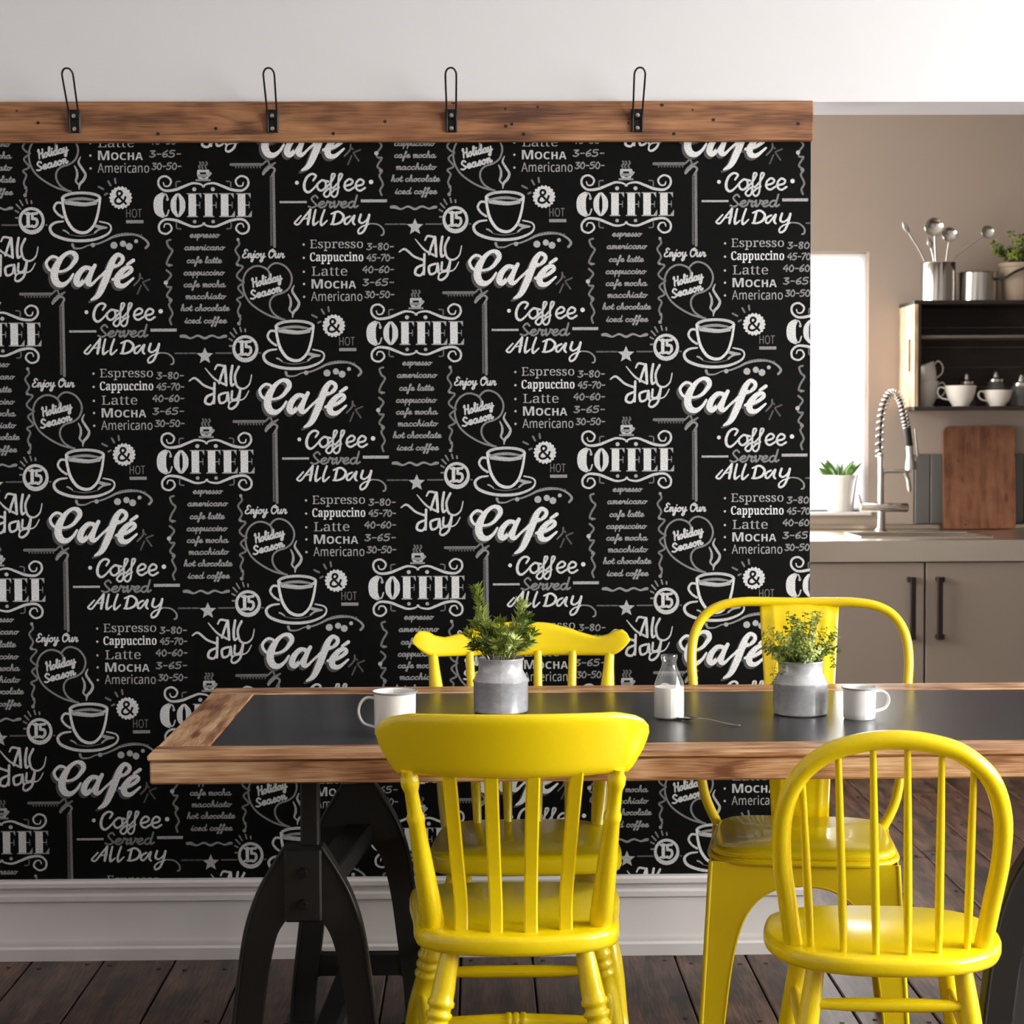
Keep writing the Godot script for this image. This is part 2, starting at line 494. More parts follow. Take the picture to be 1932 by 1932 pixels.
func wallpaper() -> ImageTexture:
	buf.resize(CW * CH)
	buf.fill(0.0)
	# --- COFFEE title with scrolls and a small cup
	zoom(660, 260, 4.6)
	for l in [["C", 145], ["O", 290], ["F", 434], ["F", 574], ["E", 712], ["E", 858]]: coffee_letter(l[0], l[1])
	for s in [1.0, -1.0]:
		curl(s, true); curl(s, false)
	for x in [495, 655]:
		dot(x, 1556, 18, 0.8); dot(x, 1834, 16, 0.7)
	pen([535, 1400, 535, 1440, 560, 1470, 600, 1465, 615, 1400], 0.8, 26)
	pen([535, 1400, 615, 1400], 0.8, 22)
	pen([540, 1440, 600, 1440], 0.6, 26)
	pen([615, 1415, 640, 1420, 620, 1445], 0.7, 14)
	pen([515, 1478, 630, 1478], 0.6, 18)
	for x in [545, 570, 600]: pen([x, 1380, x - 8, 1360, x + 8, 1340, x, 1322], 0.45, 14)
	# --- flourish, star line and the round badge
	pen([365, 605, 26, 400, 605, 30, 450, 622, 16, 510, 600, 18, 570, 622, 22, 630, 600, 18, 690, 618, 16, 730, 608, 26, 752, 605, 26], 0.6)
	var star := []
	for k in 10:
		var a := -PI / 2 + PI * k / 5
		star.append(Vector2(570, 776) + Vector2(cos(a), sin(a)) * (76.0 if k % 2 == 0 else 34.0))
	fill(star, 0.78)
	for d in [[315, 375], [390, 420], [435, 490], [665, 800]]: pen([d[0], 752, d[1], 752], 0.4, 14)
	pen([1040, 752, 1052, 752], 0.4, 14)
	var ring := []
	for k in 25: ring.append(Vector3(920 + 100 * cos(TAU * k / 24), 712 + 102 * sin(TAU * k / 24), 26 + 12 * maxf(0, sin(TAU * k / 24))))
	ink(ring, 0.85)
	pen([868, 655, 912, 655], 0.85, 20); pen([890, 652, 890, 762], 0.9, 30); pen([866, 764, 914, 764], 0.85, 20)
	pen([966, 652, 928, 655], 0.85, 24); pen([928, 655, 926, 698], 0.85, 24); pen([926, 698, 960, 702, 968, 738, 945, 766, 922, 758], 0.85, 24)
	for r in [[784, 690, 806, 690], [782, 628, 808, 642], [792, 575, 826, 612], [822, 540, 846, 582], [876, 530, 886, 566], [920, 545, 922, 566]]: pen(r, 0.55, 15)
	# --- "All day" with swashes
	pen([655, 892, 14, 680, 855, 20, 740, 866, 22], 0.85)
	pen([690, 1012, 20, 712, 940, 22, 742, 864, 22], 0.9)
	pen([742, 864, 24, 748, 950, 25, 752, 1030, 23], 0.92)
	pen([572, 882, 10, 650, 972, 18, 735, 1022, 21], 0.85)
	pen([806, 862, 22, 792, 960, 24, 800, 1032, 22, 836, 1000, 10], 0.9)
	pen([862, 870, 22, 828, 950, 22, 846, 1038, 21, 900, 1060, 18, 952, 1020, 14, 972, 940, 10], 0.85)
	pen([432, 992, 12, 482, 968, 20, 560, 1030, 20, 640, 1062, 21], 0.85)
	pen([650, 1012, 23, 644, 1184, 23], 0.9)
	pen([640, 1102, 19, 582, 1130, 23, 570, 1180, 23, 618, 1192, 21, 648, 1140, 16], 0.9)
	pen([744, 1094, 20, 690, 1118, 22, 698, 1182, 22, 748, 1164, 18, 764, 1092, 20, 772, 1172, 20], 0.9)
	pen([802, 1082, 20, 800, 1152, 21, 846, 1142, 18, 872, 1072, 21, 850, 1184, 21, 802, 1232, 21, 770, 1220, 17, 792, 1172, 14, 898, 1150, 12, 946, 1080, 10], 0.88)
	# --- dotted rule, knot and the vertical ladder line
	pen([815, 1345, 1075, 1345], 0.5, 26)
	for k in 9: pen([850 + k * 26, 1352, 856 + k * 26, 1372], 0.4, 13)
	for k in 5: pen([1085 + k * 10, 1420 - k * 14, 1110 + k * 12, 1380 - k * 8, 1130 + k * 16, 1395 - k * 16], 0.55, 15)
	pen([1090, 1340, 1130, 1310, 1150, 1350, 1195, 1330], 0.5, 16)
	pen([1090, 1430, 1150, 1370, 1190, 1390, 1165, 1440], 0.6, 18)
	pen([1178, 1430, 1182, 2050], 0.52, 24)
	for k in 40: pen([1160, 1450 + k * 15, 1150, 1452 + k * 15], 0.4, 12)
	# --- cup, saucer and flourish, the & badge, HOT
	zoom(880, 350, 8.78)
	var rim := []
	for k in 33: rim.append(Vector3(645 + 305 * cos(TAU * k / 32), 205 + 85 * sin(TAU * k / 32), 48))
	ink(rim, 0.8)
	pen([390, 250, 33, 500, 225, 45, 680, 215, 49, 850, 240, 37], 0.6)
	pen([390, 285, 49, 520, 310, 37, 700, 325, 34, 880, 290, 49], 0.75)
	pen([560, 250, 18, 700, 265, 25, 830, 255, 16], 0.05)
	pen([330, 200, 38, 352, 380, 46, 400, 560, 51, 500, 710, 52, 620, 770, 52, 740, 755, 46, 850, 640, 43, 915, 450, 43, 955, 210, 38], 0.92)
	pen([330, 290, 245, 282, 195, 365, 245, 455, 335, 520], 0.85, 39)
	pen([340, 585, 30, 200, 610, 41, 125, 690, 48, 180, 800, 51, 380, 880, 51, 620, 905, 51, 860, 880, 46, 1060, 800, 38, 1125, 710, 30, 1090, 630, 28, 940, 590, 25], 0.85)
	pen([870, 660, 49, 960, 685, 57, 1050, 690, 33], 0.7)
	pen([860, 770, 33, 930, 720, 30, 1060, 690, 21], 0.7)
	pen([340, 730, 26, 380, 745, 30, 430, 785, 21], 0.7)
	pen([430, 800, 15, 640, 830, 20, 850, 790, 15], 0.4)
	pen([490, 965, 49, 520, 1025, 36, 640, 1025, 25, 760, 975, 21, 900, 955, 30, 1040, 900, 33, 1180, 835, 43, 1360, 800, 49, 1540, 812, 36, 1680, 885, 36, 1735, 965, 43, 1690, 1025, 41], 0.6)
	dot(825, 975, 38, 0.7)
	for k in 9: pen([1220 + k * 50, 775 - 2 * (k - 4) * (k - 4) * 0 + absf(k - 3) * 6, 1230 + k * 50, 790 + absf(k - 3) * 7], 0.4, 16)
	for d in [[1170, 980, 58], [1318, 955, 52], [1420, 1000, 58], [1535, 915, 34]]: dot(d[0], d[1], d[2], 0.75)
	dot(1290, 200, 170, 0.9)
	for k in 18: dot(1290 + 166 * cos(TAU * k / 18), 200 + 166 * sin(TAU * k / 18), 24, 0.9)
	pen([1375, 300, 1300, 225, 1235, 150, 1250, 95, 1300, 100, 1305, 150, 1215, 215, 1205, 280, 1270, 300, 1340, 255, 1370, 190], 0.04, 34)
	for r in [[930, 20, 1010, 60], [1090, -70, 1130, 0], [1200, -110, 1210, -40], [1030, 150, 1070, 130]]: pen(r, 0.5, 32)
	bar(1375, 565, 1660, 620, 0.6)
	type_set("HOT", 1037, 1066, 394, 410, "Droid Sans", false, 0.5)
	# --- Cafe with a drop shade
	for pass_no in 2:
		zoom(880 - (4.5 if pass_no == 0 else 0.0), 350 + (4.5 if pass_no == 0 else 0.0), 8.78)
		var v := 0.34 if pass_no == 0 else 0.97
		pen([290, 1262, 40, 232, 1182, 46, 140, 1166, 48, 56, 1265, 48, 100, 1375, 48, 200, 1402, 44, 330, 1400, 44, 450, 1335, 60, 522, 1230, 66], v)
		pen([480, 1300, 66, 545, 1200, 80, 520, 1120, 84, 430, 1096, 60, 320, 1170, 74, 222, 1320, 112, 182, 1480, 124, 230, 1600, 112, 330, 1622, 78, 430, 1550, 50, 492, 1450, 36], v)
		pen([765, 1352, 66, 680, 1352, 76, 585, 1450, 96, 545, 1570, 104, 595, 1618, 86, 690, 1530, 66, 800, 1360, 62], v)
		pen([852, 1310, 64, 775, 1460, 86, 738, 1590, 96, 795, 1618, 58, 900, 1520, 38, 1000, 1430, 36], v)
		pen([1000, 1430, 46, 1120, 1350, 56, 1275, 1275, 64, 1312, 1185, 66, 1232, 1132, 66, 1150, 1222, 96, 1080, 1400, 116, 1000, 1600, 116, 905, 1790, 92, 790, 1872, 36], v)
		pen([880, 1540, 36, 960, 1470, 44, 1060, 1410, 40], v)
		pen([1140, 1540, 46, 1300, 1502, 54, 1445, 1405, 66, 1425, 1342, 58, 1320, 1382, 86, 1218, 1520, 106, 1230, 1628, 96, 1335, 1638, 66, 1482, 1520, 36], v)
		pen([1385, 1292, 46, 1485, 1228, 62], v)
	zoom(880, 350, 8.78)
	pen([660, 1540, 20, 700, 1470, 34, 745, 1400, 22], 0.05)
	pen([1210, 1285, 20, 1232, 1230, 34, 1260, 1195, 16], 0.05)
	pen([1590, 1450, 1580, 1540, 1490, 1640], 0.42, 30)
	for r in [[1640, 1600, 1725, 1720], [1605, 1640, 1545, 1780], [1640, 1585, 1750, 1540], [1630, 1530, 1600, 1500]]: pen(r, 0.36, 28)
	# --- heart of steam with its two words, Enjoy Our, wisps
	zoom(842.5, 220, 12.075)
	pen([1110, 1705, 850, 1640, 600, 1520, 350, 1335, 212, 1120, 172, 880, 232, 650, 370, 522, 520, 484, 680, 532, 770, 630, 770, 740], 0.55, 44)
	pen([730, 560, 830, 455, 960, 422, 1130, 490, 1250, 640, 1282, 800, 1220, 980, 1080, 1090, 900, 1150, 800, 1250, 780, 1400, 860, 1560, 1000, 1660, 1110, 1705], 0.55, 44)
	script_word("Enjoy Our", 160, 300, 1110, 300, 95, 34, 0.85)
	script_word("Holiday", 380, 970, 1060, 800, 95, 40, 0.85)
	script_word("Season", 350, 1240, 1050, 1055, 95, 42, 0.85)
	pen([1332, 930, 26, 1290, 1050, 50, 1360, 1180, 58, 1440, 1320, 58, 1400, 1440, 64, 1312, 1540, 58, 1292, 1650, 24], 0.75)
	pen([1200, 1130, 32, 1250, 1250, 50, 1250, 1380, 56, 1222, 1470, 46, 1290, 1560, 32], 0.7)
	# --- Coffee / Served / All Day
	zoom(960, 550, 10.17)
	pen([310, 330, 37, 362, 240, 45, 285, 206, 43, 192, 270, 50, 140, 400, 54, 152, 510, 54, 222, 552, 46, 320, 480, 37, 385, 400, 32], 0.9)
	pen([475, 325, 392, 400, 402, 490, 472, 520, 548, 450, 540, 345, 475, 325, 600, 350], 0.88, 43)
	for dx in [0, 142]: pen([545 + dx, 480, 645 + dx, 370, 705 + dx, 275, 722 + dx, 215, 672 + dx, 215, 650 + dx, 350, 642 + dx, 500, 620 + dx, 600, 562 + dx, 642, 510 + dx, 592, 560 + dx, 520, 660 + dx, 460], 0.88, 38)
	pen([900, 440, 1030, 402, 1062, 340, 1000, 305, 922, 370, 912, 470, 982, 520, 1080, 470], 0.88, 42)
	pen([1110, 440, 1240, 412, 1272, 350, 1202, 310, 1132, 380, 1132, 480, 1202, 525, 1300, 470], 0.88, 42)
	dot(0, 372, 38, 0.95); dot(1415, 360, 44, 0.95)
	script_word("Served", 215, 845, 1150, 845, 115, 36, 0.55)
	bar(-335, 715, 185, 760, 0.72); bar(1215, 690, 1715, 748, 0.72)
	pen([70, 1000, 32, 0, 1075, 37, -50, 1140, 37, 20, 1160, 38, 130, 1030, 38, 250, 885, 38], 0.9)
	pen([252, 885, 48, 225, 1030, 56, 200, 1160, 48], 0.92); pen([120, 1060, 250, 1040], 0.85, 29)
	pen([352, 890, 40, 312, 1060, 48, 312, 1172, 46, 405, 1110, 27], 0.92)
	pen([522, 890, 40, 455, 1080, 45, 465, 1180, 43, 572, 1090, 27], 0.92)
	pen([722, 945, 46, 672, 1150, 51], 0.92)
	pen([650, 965, 32, 785, 922, 43, 882, 1000, 48, 842, 1110, 48, 735, 1160, 38, 640, 1160, 32], 0.92)
	pen([1010, 1010, 37, 922, 1060, 43, 905, 1140, 43, 965, 1150, 37, 1090, 1000, 43, 1062, 1120, 45, 1095, 1170, 35], 0.9)
	pen([1215, 980, 46, 1182, 1100, 48, 1240, 1140, 37, 1330, 1080, 37, 1375, 985, 46, 1322, 1180, 48, 1262, 1300, 43, 1182, 1340, 40, 1162, 1280, 34, 1240, 1205, 29, 1400, 1150, 24], 0.92)
	pen([1380, 1150, 24, 1540, 1170, 29, 1640, 1260, 32, 1645, 1350, 35, 1600, 1375, 29], 0.6)
	# --- menu with prices
	zoom(0, 0, 1)
	for y in [702, 727, 753, 776, 800]: dot(971.5, y, 2.3, 0.8)
	type_set("Espresso", 983.5, 1083, 693, 709, "Droid Serif", false, 0.75)
	type_set("Cappuccino", 983, 1083.5, 717, 733.5, "Droid Serif", true, 0.97)
	type_set("Latte", 986, 1053, 743.5, 760.5, "Droid Serif", false, 0.72)
	type_set("M", 985.5, 1007, 767, 784.5, "Droid Sans", true, 0.82)
	type_set("OCHA", 1010, 1069.5, 770.5, 784.5, "Droid Sans", true, 0.82)
	type_set("Americano", 984.5, 1081, 790.5, 808, "Droid Sans", false, 0.72)
	for p in [["3-80-", 1090, 712], ["45-70-", 1090, 733], ["40-60-", 1082, 755], ["3-65-", 1082, 779], ["30-50-", 1086, 802]]:
		script_word(p[0], p[1], p[2], 1142, p[2], 8.0, 2.5, 0.6, 0.2)
	# --- the hand-written list and its wavy borders
	zoom(690, 680, 9.66)
	pen([310, 120, 245, 150, 275, 250, 340, 320, 270, 450, 238, 560, 325, 580], 0.5, 38)
	pen([230, 670, 310, 760, 225, 890, 240, 970, 312, 985, 232, 1130, 315, 1210, 268, 1300, 330, 1450, 280, 1560, 305, 1650], 0.5, 38)
	pen([1520, 110, 1552, 200, 1482, 310, 1550, 450, 1500, 570, 1612, 612, 1502, 760, 1560, 850, 1630, 890, 1522, 990, 1612, 1130, 1502, 1200, 1560, 1280, 1512, 1420, 1560, 1540, 1530, 1650], 0.5, 36)
	dot(215, 895, 40, 0.8); dot(1530, 120, 30, 0.65); dot(1530, 1640, 34, 0.6); dot(1545, 1500, 30, 0.55); dot(1520, 575, 28, 0.6); dot(290, 1210, 32, 0.55); dot(280, 580, 30, 0.55)
	for w in [["espresso", 660, 1190, 80], ["americano", 560, 1280, 305], ["cafe latte", 600, 1230, 540], ["cappuccino", 540, 1270, 760], ["cafe mocha", 540, 1290, 975], ["macchiato", 570, 1290, 1190], ["hot chocolate", 480, 1360, 1405], ["iced coffee", 550, 1310, 1630]]:
		script_word(w[0], w[1], w[3], w[2], w[3], 56, 22, 0.62)
	# --- chalk grain, then the second column half a repeat lower
	var grain := FastNoiseLite.new(); grain.seed = 5; grain.frequency = 0.16; grain.fractal_octaves = 2
	var base := FastNoiseLite.new(); base.seed = 9; base.frequency = 0.012
	var data := PackedByteArray(); data.resize(CW * 2 * CH)
	for y in CH:
		for x in CW:
			var v := buf[y * CW + x]
			var g := 9.0 + base.get_noise_2d(x, y) * 3.0
			if v > 0.02: g += v * (216.0 + grain.get_noise_2d(x, y) * 66.0)
			var q := clampi(int(g), 0, 255)
			data[y * CW * 2 + x] = q
			data[((y + 621) % CH) * CW * 2 + CW + x] = q
	var img := Image.create_from_data(CW * 2, CH, false, Image.FORMAT_L8, data)
	img.generate_mipmaps()
	return ImageTexture.create_from_image(img)

func make_materials() -> void:
	M.white_wall = mat(rgb(222, 221, 223), 0.85)
	M.greige = mat(rgb(132, 122, 112), 0.85)
	M.taupe = mat(rgb(176, 160, 147), 0.85)
	M.white_paint = mat(rgb(225, 221, 219), 0.4)
	M.ceiling = mat(rgb(232, 230, 228), 0.9)
	var wp := mat(Color.WHITE, 0.62)
	wp.metallic_specular = 0.22
	wp.albedo_texture = wallpaper()
	M.wallpaper = wp
	var t_rail := wood_image(1024, 256, rgb(78, 48, 30), rgb(142, 96, 62), rgb(176, 128, 88), 21, 0.34, 22)
	var t_table := wood_image(1024, 256, rgb(112, 70, 46), rgb(178, 132, 94), rgb(222, 186, 146), 33, 0.38, 5)
	var t_floor := wood_image(1024, 256, rgb(34, 23, 18), rgb(84, 61, 49), rgb(122, 92, 76), 47, 0.62, 60)
	var t_board := wood_image(512, 256, rgb(104, 62, 42), rgb(138, 90, 64), rgb(156, 106, 78), 55, 0.25, 4)
	var t_crate := wood_image(512, 128, rgb(30, 21, 17), rgb(44, 32, 26), rgb(58, 44, 36), 61, 0.3, 4)
	var t_pale := wood_image(512, 128, rgb(178, 144, 108), rgb(216, 186, 150), rgb(232, 208, 178), 67, 0.3, 6)
	M.rail = wood_mat(t_rail, 1.7, 0.42, 0.6)
	M.table = wood_mat(t_table, 1.3, 0.32, 0.42)
	for k in 4:
		var f := wood_mat(t_floor, 1.6, 0.4, 0.42)
		f.albedo_color = [Color(1, 1, 1), Color(0.86, 0.84, 0.82), Color(1.0, 0.93, 0.88), Color(0.92, 0.94, 0.96)][k]
		f.uv1_offset = Vector3(0.23 * k, 0.31 * k, 0)
		M["floor%d" % k] = f
	M.subfloor = mat(rgb(22, 16, 13), 0.9)
	M.cutting = wood_mat(t_board, 0.5, 0.35, 0.55)
	M.crate = wood_mat(t_crate, 0.8, 0.25, 0.6)
	M.pale_wood = wood_mat(t_pale, 0.8, 0.25, 0.55)
	var y := mat(rgb(250, 220, 8), 0.28)
	y.clearcoat_enabled = true; y.clearcoat = 0.35; y.clearcoat_roughness = 0.12
	M.yellow = y
	var ym := mat(rgb(246, 214, 8), 0.3)
	ym.clearcoat_enabled = true; ym.clearcoat = 0.6; ym.clearcoat_roughness = 0.08
	M.yellow_metal = ym
	M.iron = mat(rgb(34, 33, 32), 0.42, 0.2)
	M.iron_dark = mat(rgb(24, 23, 23), 0.5, 0.2)
	M.hook = mat(rgb(30, 30, 32), 0.4, 0.5)
	M.slate = mat(rgb(42, 42, 47), 0.3)
	M.enamel = mat(rgb(240, 238, 234), 0.15)
	M.enamel.clearcoat_enabled = true; M.enamel.clearcoat = 0.5; M.enamel.clearcoat_roughness = 0.05
	M.enamel_rim = mat(rgb(150, 152, 158), 0.25)
	var zn := mat(rgb(226, 226, 228), 0.24, 0.3)
	var zt := NoiseTexture2D.new()
	var zf := FastNoiseLite.new(); zf.seed = 3; zf.frequency = 0.03; zf.noise_type = FastNoiseLite.TYPE_CELLULAR
	zt.noise = zf; zt.width = 256; zt.height = 256; zt.seamless = true
	var ramp := Gradient.new(); ramp.set_color(0, Color(0.8, 0.8, 0.81)); ramp.set_color(1, Color(1, 1, 1))
	zt.color_ramp = ramp
	zn.albedo_texture = zt
	zn.uv1_triplanar = true; zn.uv1_scale = Vector3(9, 9, 9)
	M.zinc = zn
	M.steel = mat(rgb(200, 196, 190), 0.2, 1.0)
	M.steel_brushed = mat(rgb(206, 195, 178), 0.28, 1.0)
	M.dark_metal = mat(rgb(52, 42, 38), 0.4, 0.6)
	M.rubber = mat(rgb(20, 20, 20), 0.5)
	M.cabinet = mat(rgb(162, 148, 135), 0.5)
	M.cabinet_body = mat(rgb(120, 108, 98), 0.7)
	M.shelf_edge = mat(rgb(112, 102, 92), 0.6)
	M.splash = mat(rgb(104, 104, 100), 0.5)
	M.china = mat(rgb(232, 226, 216), 0.2)
	M.pot_white = mat(rgb(238, 236, 232), 0.45)
	M.pot_clay = mat(rgb(170, 150, 130), 0.7)
	var gl := mat(Color(1, 1, 1, 0.1), 0.03)
	gl.transparency = BaseMaterial3D.TRANSPARENCY_ALPHA
	M.glass = gl
	var jar := mat(Color(0.95, 0.97, 0.97, 0.07), 0.04)
	jar.transparency = BaseMaterial3D.TRANSPARENCY_ALPHA
	M.jar = jar
	M.milk = mat(rgb(245, 242, 234), 0.4)
	M.soil = mat(rgb(40, 30, 22), 0.95)
	for g in [["herb", rgb(146, 160, 72)], ["herb_pale", rgb(184, 194, 112)], ["herb_dark", rgb(98, 116, 54)], ["succulent", rgb(84, 128, 42)]]:
		var lm := mat(g[1], 0.5)
		lm.backlight_enabled = true; lm.backlight = Color(0.25, 0.35, 0.1)
		M[g[0]] = lm
	M.stem = mat(rgb(120, 110, 66), 0.7)
	var bl := mat(Color(1, 1, 1, 0.55), 0.9)
	bl.transparency = BaseMaterial3D.TRANSPARENCY_ALPHA
	bl.backlight_enabled = true; bl.backlight = Color(1, 1, 1)
	M.blind = bl
	M.pvc = mat(rgb(240, 240, 240), 0.4)

# ---------------------------------------------------------------- room
func wall_piece(st: SurfaceTool, lo: Vector3, hi: Vector3) -> void:
	box(st, (lo + hi) / 2, hi - lo, 0.0)

func build_room() -> void:
	# partition (front face z = 0) with the lettered paper; it carries on as a header over the kitchen opening
	var wb := struct("wall_back", "white partition wall with black lettered wallpaper and header over kitchen doorway", "wall")
	var st := S()
	wall_piece(st, Vector3(-3.2, 0, -0.2), Vector3(0.852, 2.85, -0.002))
	wall_piece(st, Vector3(0.852, 2.184, -0.2), Vector3(4.6, 2.85, -0.002))
	wall_piece(st, Vector3(1.78, 0, -0.2), Vector3(4.6, 2.184, -0.002))
	part("plaster", st, M.white_wall, wb)
	st = S()
	var x0 := -3.2; var x1 := 0.8515; var y0 := 0.2; var y1 := 2.1
	var uv := func(x: float, y: float) -> Vector2: return Vector2((x + 0.158) / 1.072, -(y - 1.599) / 0.65)
	quad(st, Vector3(x0, y0, 0), Vector3(x1, y0, 0), Vector3(x1, y1, 0), Vector3(x0, y1, 0), 1, uv.call(x0, y0), uv.call(x1, y0), uv.call(x1, y1), uv.call(x0, y1))
	quad(st, Vector3(x1, y0, 0), Vector3(x1, y0, -0.0018), Vector3(x1, y1, -0.0018), Vector3(x1, y1, 0), 2)
	part("wallpaper", st, M.wallpaper, wb, "black wallpaper with chalk coffee-house lettering and cups")
	# skirting board of three mouldings
	var bb := struct("baseboard_back", "tall white moulded skirting board under the black wallpaper", "baseboard")
	st = S()
	var prof := PackedVector2Array([Vector2(0, 0), Vector2(0.026, 0), Vector2(0.026, 0.03), Vector2(0.020, 0.036), Vector2(0.020, 0.05), Vector2(0.016, 0.056), Vector2(0.016, 0.148), Vector2(0.022, 0.153), Vector2(0.022, 0.166), Vector2(0.015, 0.172), Vector2(0.017, 0.182), Vector2(0.026, 0.189), Vector2(0.026, 0.2), Vector2(0.02, 0.206), Vector2(0, 0.206)])
	prism(st, prof, 4.045, func(a: float, b: float, d: float) -> Vector3: return Vector3(0.848 - d, b, a + 0.0005))
	part("moulding", st, M.white_paint, bb)
	# other walls
	var wl := struct("wall_left", "plain white side wall left of the dining table", "wall")
	st = S(); wall_piece(st, Vector3(-3.4, 0, -0.2), Vector3(-3.2, 2.85, 6.6)); part("plaster", st, M.white_wall, wl)
	var wf := struct("wall_front", "plain greige wall behind the viewer", "wall")
	st = S(); wall_piece(st, Vector3(-3.4, 0, 6.6), Vector3(4.8, 2.85, 6.8)); part("plaster", st, M.greige, wf)
	var wr := struct("wall_right", "greige side wall with a wide window beside the viewer", "wall")
	st = S()
	hole_x(st, 4.6, 4.8, -3.8, 6.6, WR)
	part("plaster", st, M.greige, wr)
	var wk := struct("wall_rear", "taupe painted kitchen wall with a window behind the sink", "wall")
	st = S()
	wall_piece(st, Vector3(-0.9, 0, -3.8), Vector3(WK[0], 2.85, -3.6))
	wall_piece(st, Vector3(WK[1], 0, -3.8), Vector3(4.6, 2.85, -3.6))
	wall_piece(st, Vector3(WK[0], 0, -3.8), Vector3(WK[1], WK[2], -3.6))
	wall_piece(st, Vector3(WK[0], WK[3], -3.8), Vector3(WK[1], 2.85, -3.6))
	part("plaster", st, M.taupe, wk)
	var wkl := struct("wall_kitchen", "taupe kitchen side wall hidden behind the partition", "wall")
	st = S()
	hole_x(st, -1.1, -0.9, -3.8, -0.2, WL)
	part("plaster", st, M.taupe, wkl)
	var ce := struct("ceiling", "plain white ceiling above the dining room and kitchen", "ceiling")
	st = S(); wall_piece(st, Vector3(-3.4, 2.85, -3.8), Vector3(4.8, 3.0, 6.8)); part("plaster", st, M.ceiling, ce)
	# windows
	window("window_1", "bright white kitchen window with two panes above the sink", Transform3D(Basis.IDENTITY, Vector3((WK[0] + WK[1]) / 2, 0, -3.7)), WK[1] - WK[0], WK[2], WK[3], 1, 2, 0.022)
	window("window_2", "wide white framed window in the right wall beside the viewer", Transform3D(Basis(Vector3.UP, -PI / 2), Vector3(4.7, 0, (WR[0] + WR[1]) / 2)), WR[1] - WR[0], WR[2], WR[3], 4, 2, 0.05)
	window("window_3", "white framed kitchen window in the hidden side wall", Transform3D(Basis(Vector3.UP, PI / 2), Vector3(-1.0, 0, (WL[0] + WL[1]) / 2)), WL[1] - WL[0], WL[2], WL[3], 2, 2, 0.05)
	# sill board under the kitchen window
	var sl := struct("trim_1", "thin pale sill board under the kitchen window", "sill")
	st = S(); box(st, Vector3((WK[0] + WK[1]) / 2, 0.972, -3.63), Vector3(WK[1] - WK[0] + 0.02, 0.016, 0.135), 0.004); part("board", st, M.white_paint, sl)
	# sheer blind drawn over that window
	var bd := thing("window_blind", "sheer white blind drawn over the bright kitchen window", "blind", Vector3((WK[0] + WK[1]) / 2, WK[2] + 0.005, -3.655))
	st = S(); box(st, Vector3(0, (WK[3] - WK[2]) / 2 - 0.005, 0), Vector3(WK[1] - WK[0] - 0.004, WK[3] - WK[2] - 0.012, 0.001), 0.0); part("fabric", st, M.blind, bd)
	floor_boards()

var WR := [0.9, 4.5, 0.95, 2.65]        # right window: z from, z to, y from, y to
var WL := [-3.35, -1.0, 0.9, 2.4]       # hidden kitchen side window
var WK := [0.98, 1.75, 0.98, 2.141]     # kitchen window: x from, x to, y from, y to

func hole_x(st: SurfaceTool, xa: float, xb: float, za: float, zb: float, w: Array) -> void:
	wall_piece(st, Vector3(xa, 0, za), Vector3(xb, 2.85, w[0]))
	wall_piece(st, Vector3(xa, 0, w[1]), Vector3(xb, 2.85, zb))
	wall_piece(st, Vector3(xa, 0, w[0]), Vector3(xb, w[2], w[1]))
	wall_piece(st, Vector3(xa, w[3], w[0]), Vector3(xb, 2.85, w[1]))

func window(called: String, label: String, xf: Transform3D, w: float, y0: float, y1: float, nx: int, ny: int, fr: float) -> void:
	var o := struct(called, label, "window")
	o.transform = xf
	var st := S()
	var h := y1 - y0; var cy := (y0 + y1) / 2
	box(st, Vector3(0, y0 + fr / 2, 0), Vector3(w, fr, 0.06), 0.004)
	box(st, Vector3(0, y1 - fr / 2, 0), Vector3(w, fr, 0.06), 0.004)
	for s in [-1, 1]: box(st, Vector3(s * (w / 2 - fr / 2), cy, 0), Vector3(fr, h - 2 * fr, 0.06), 0.004)
	part("window_frame", st, M.pvc, o)
	var pw := (w - 2 * fr) / nx; var ph := (h - 2 * fr) / ny
	for i in range(1, nx):
		st = S(); box(st, Vector3(-w / 2 + fr + i * pw, cy, 0), Vector3(fr, h - 2 * fr, 0.045), 0.003); part("glazing_bar", st, M.pvc, o)
	for j in range(1, ny):
		st = S(); box(st, Vector3(0, y0 + fr + j * ph, 0), Vector3(w - 2 * fr, fr, 0.05), 0.003); part("glazing_bar", st, M.pvc, o)
	for i in nx:
		for j in ny:
			st = S()
			box(st, Vector3(-w / 2 + fr + (i + 0.5) * pw, y0 + fr + (j + 0.5) * ph, 0), Vector3(pw, ph, 0.004), 0.0)
			part("pane", st, M.glass, o)

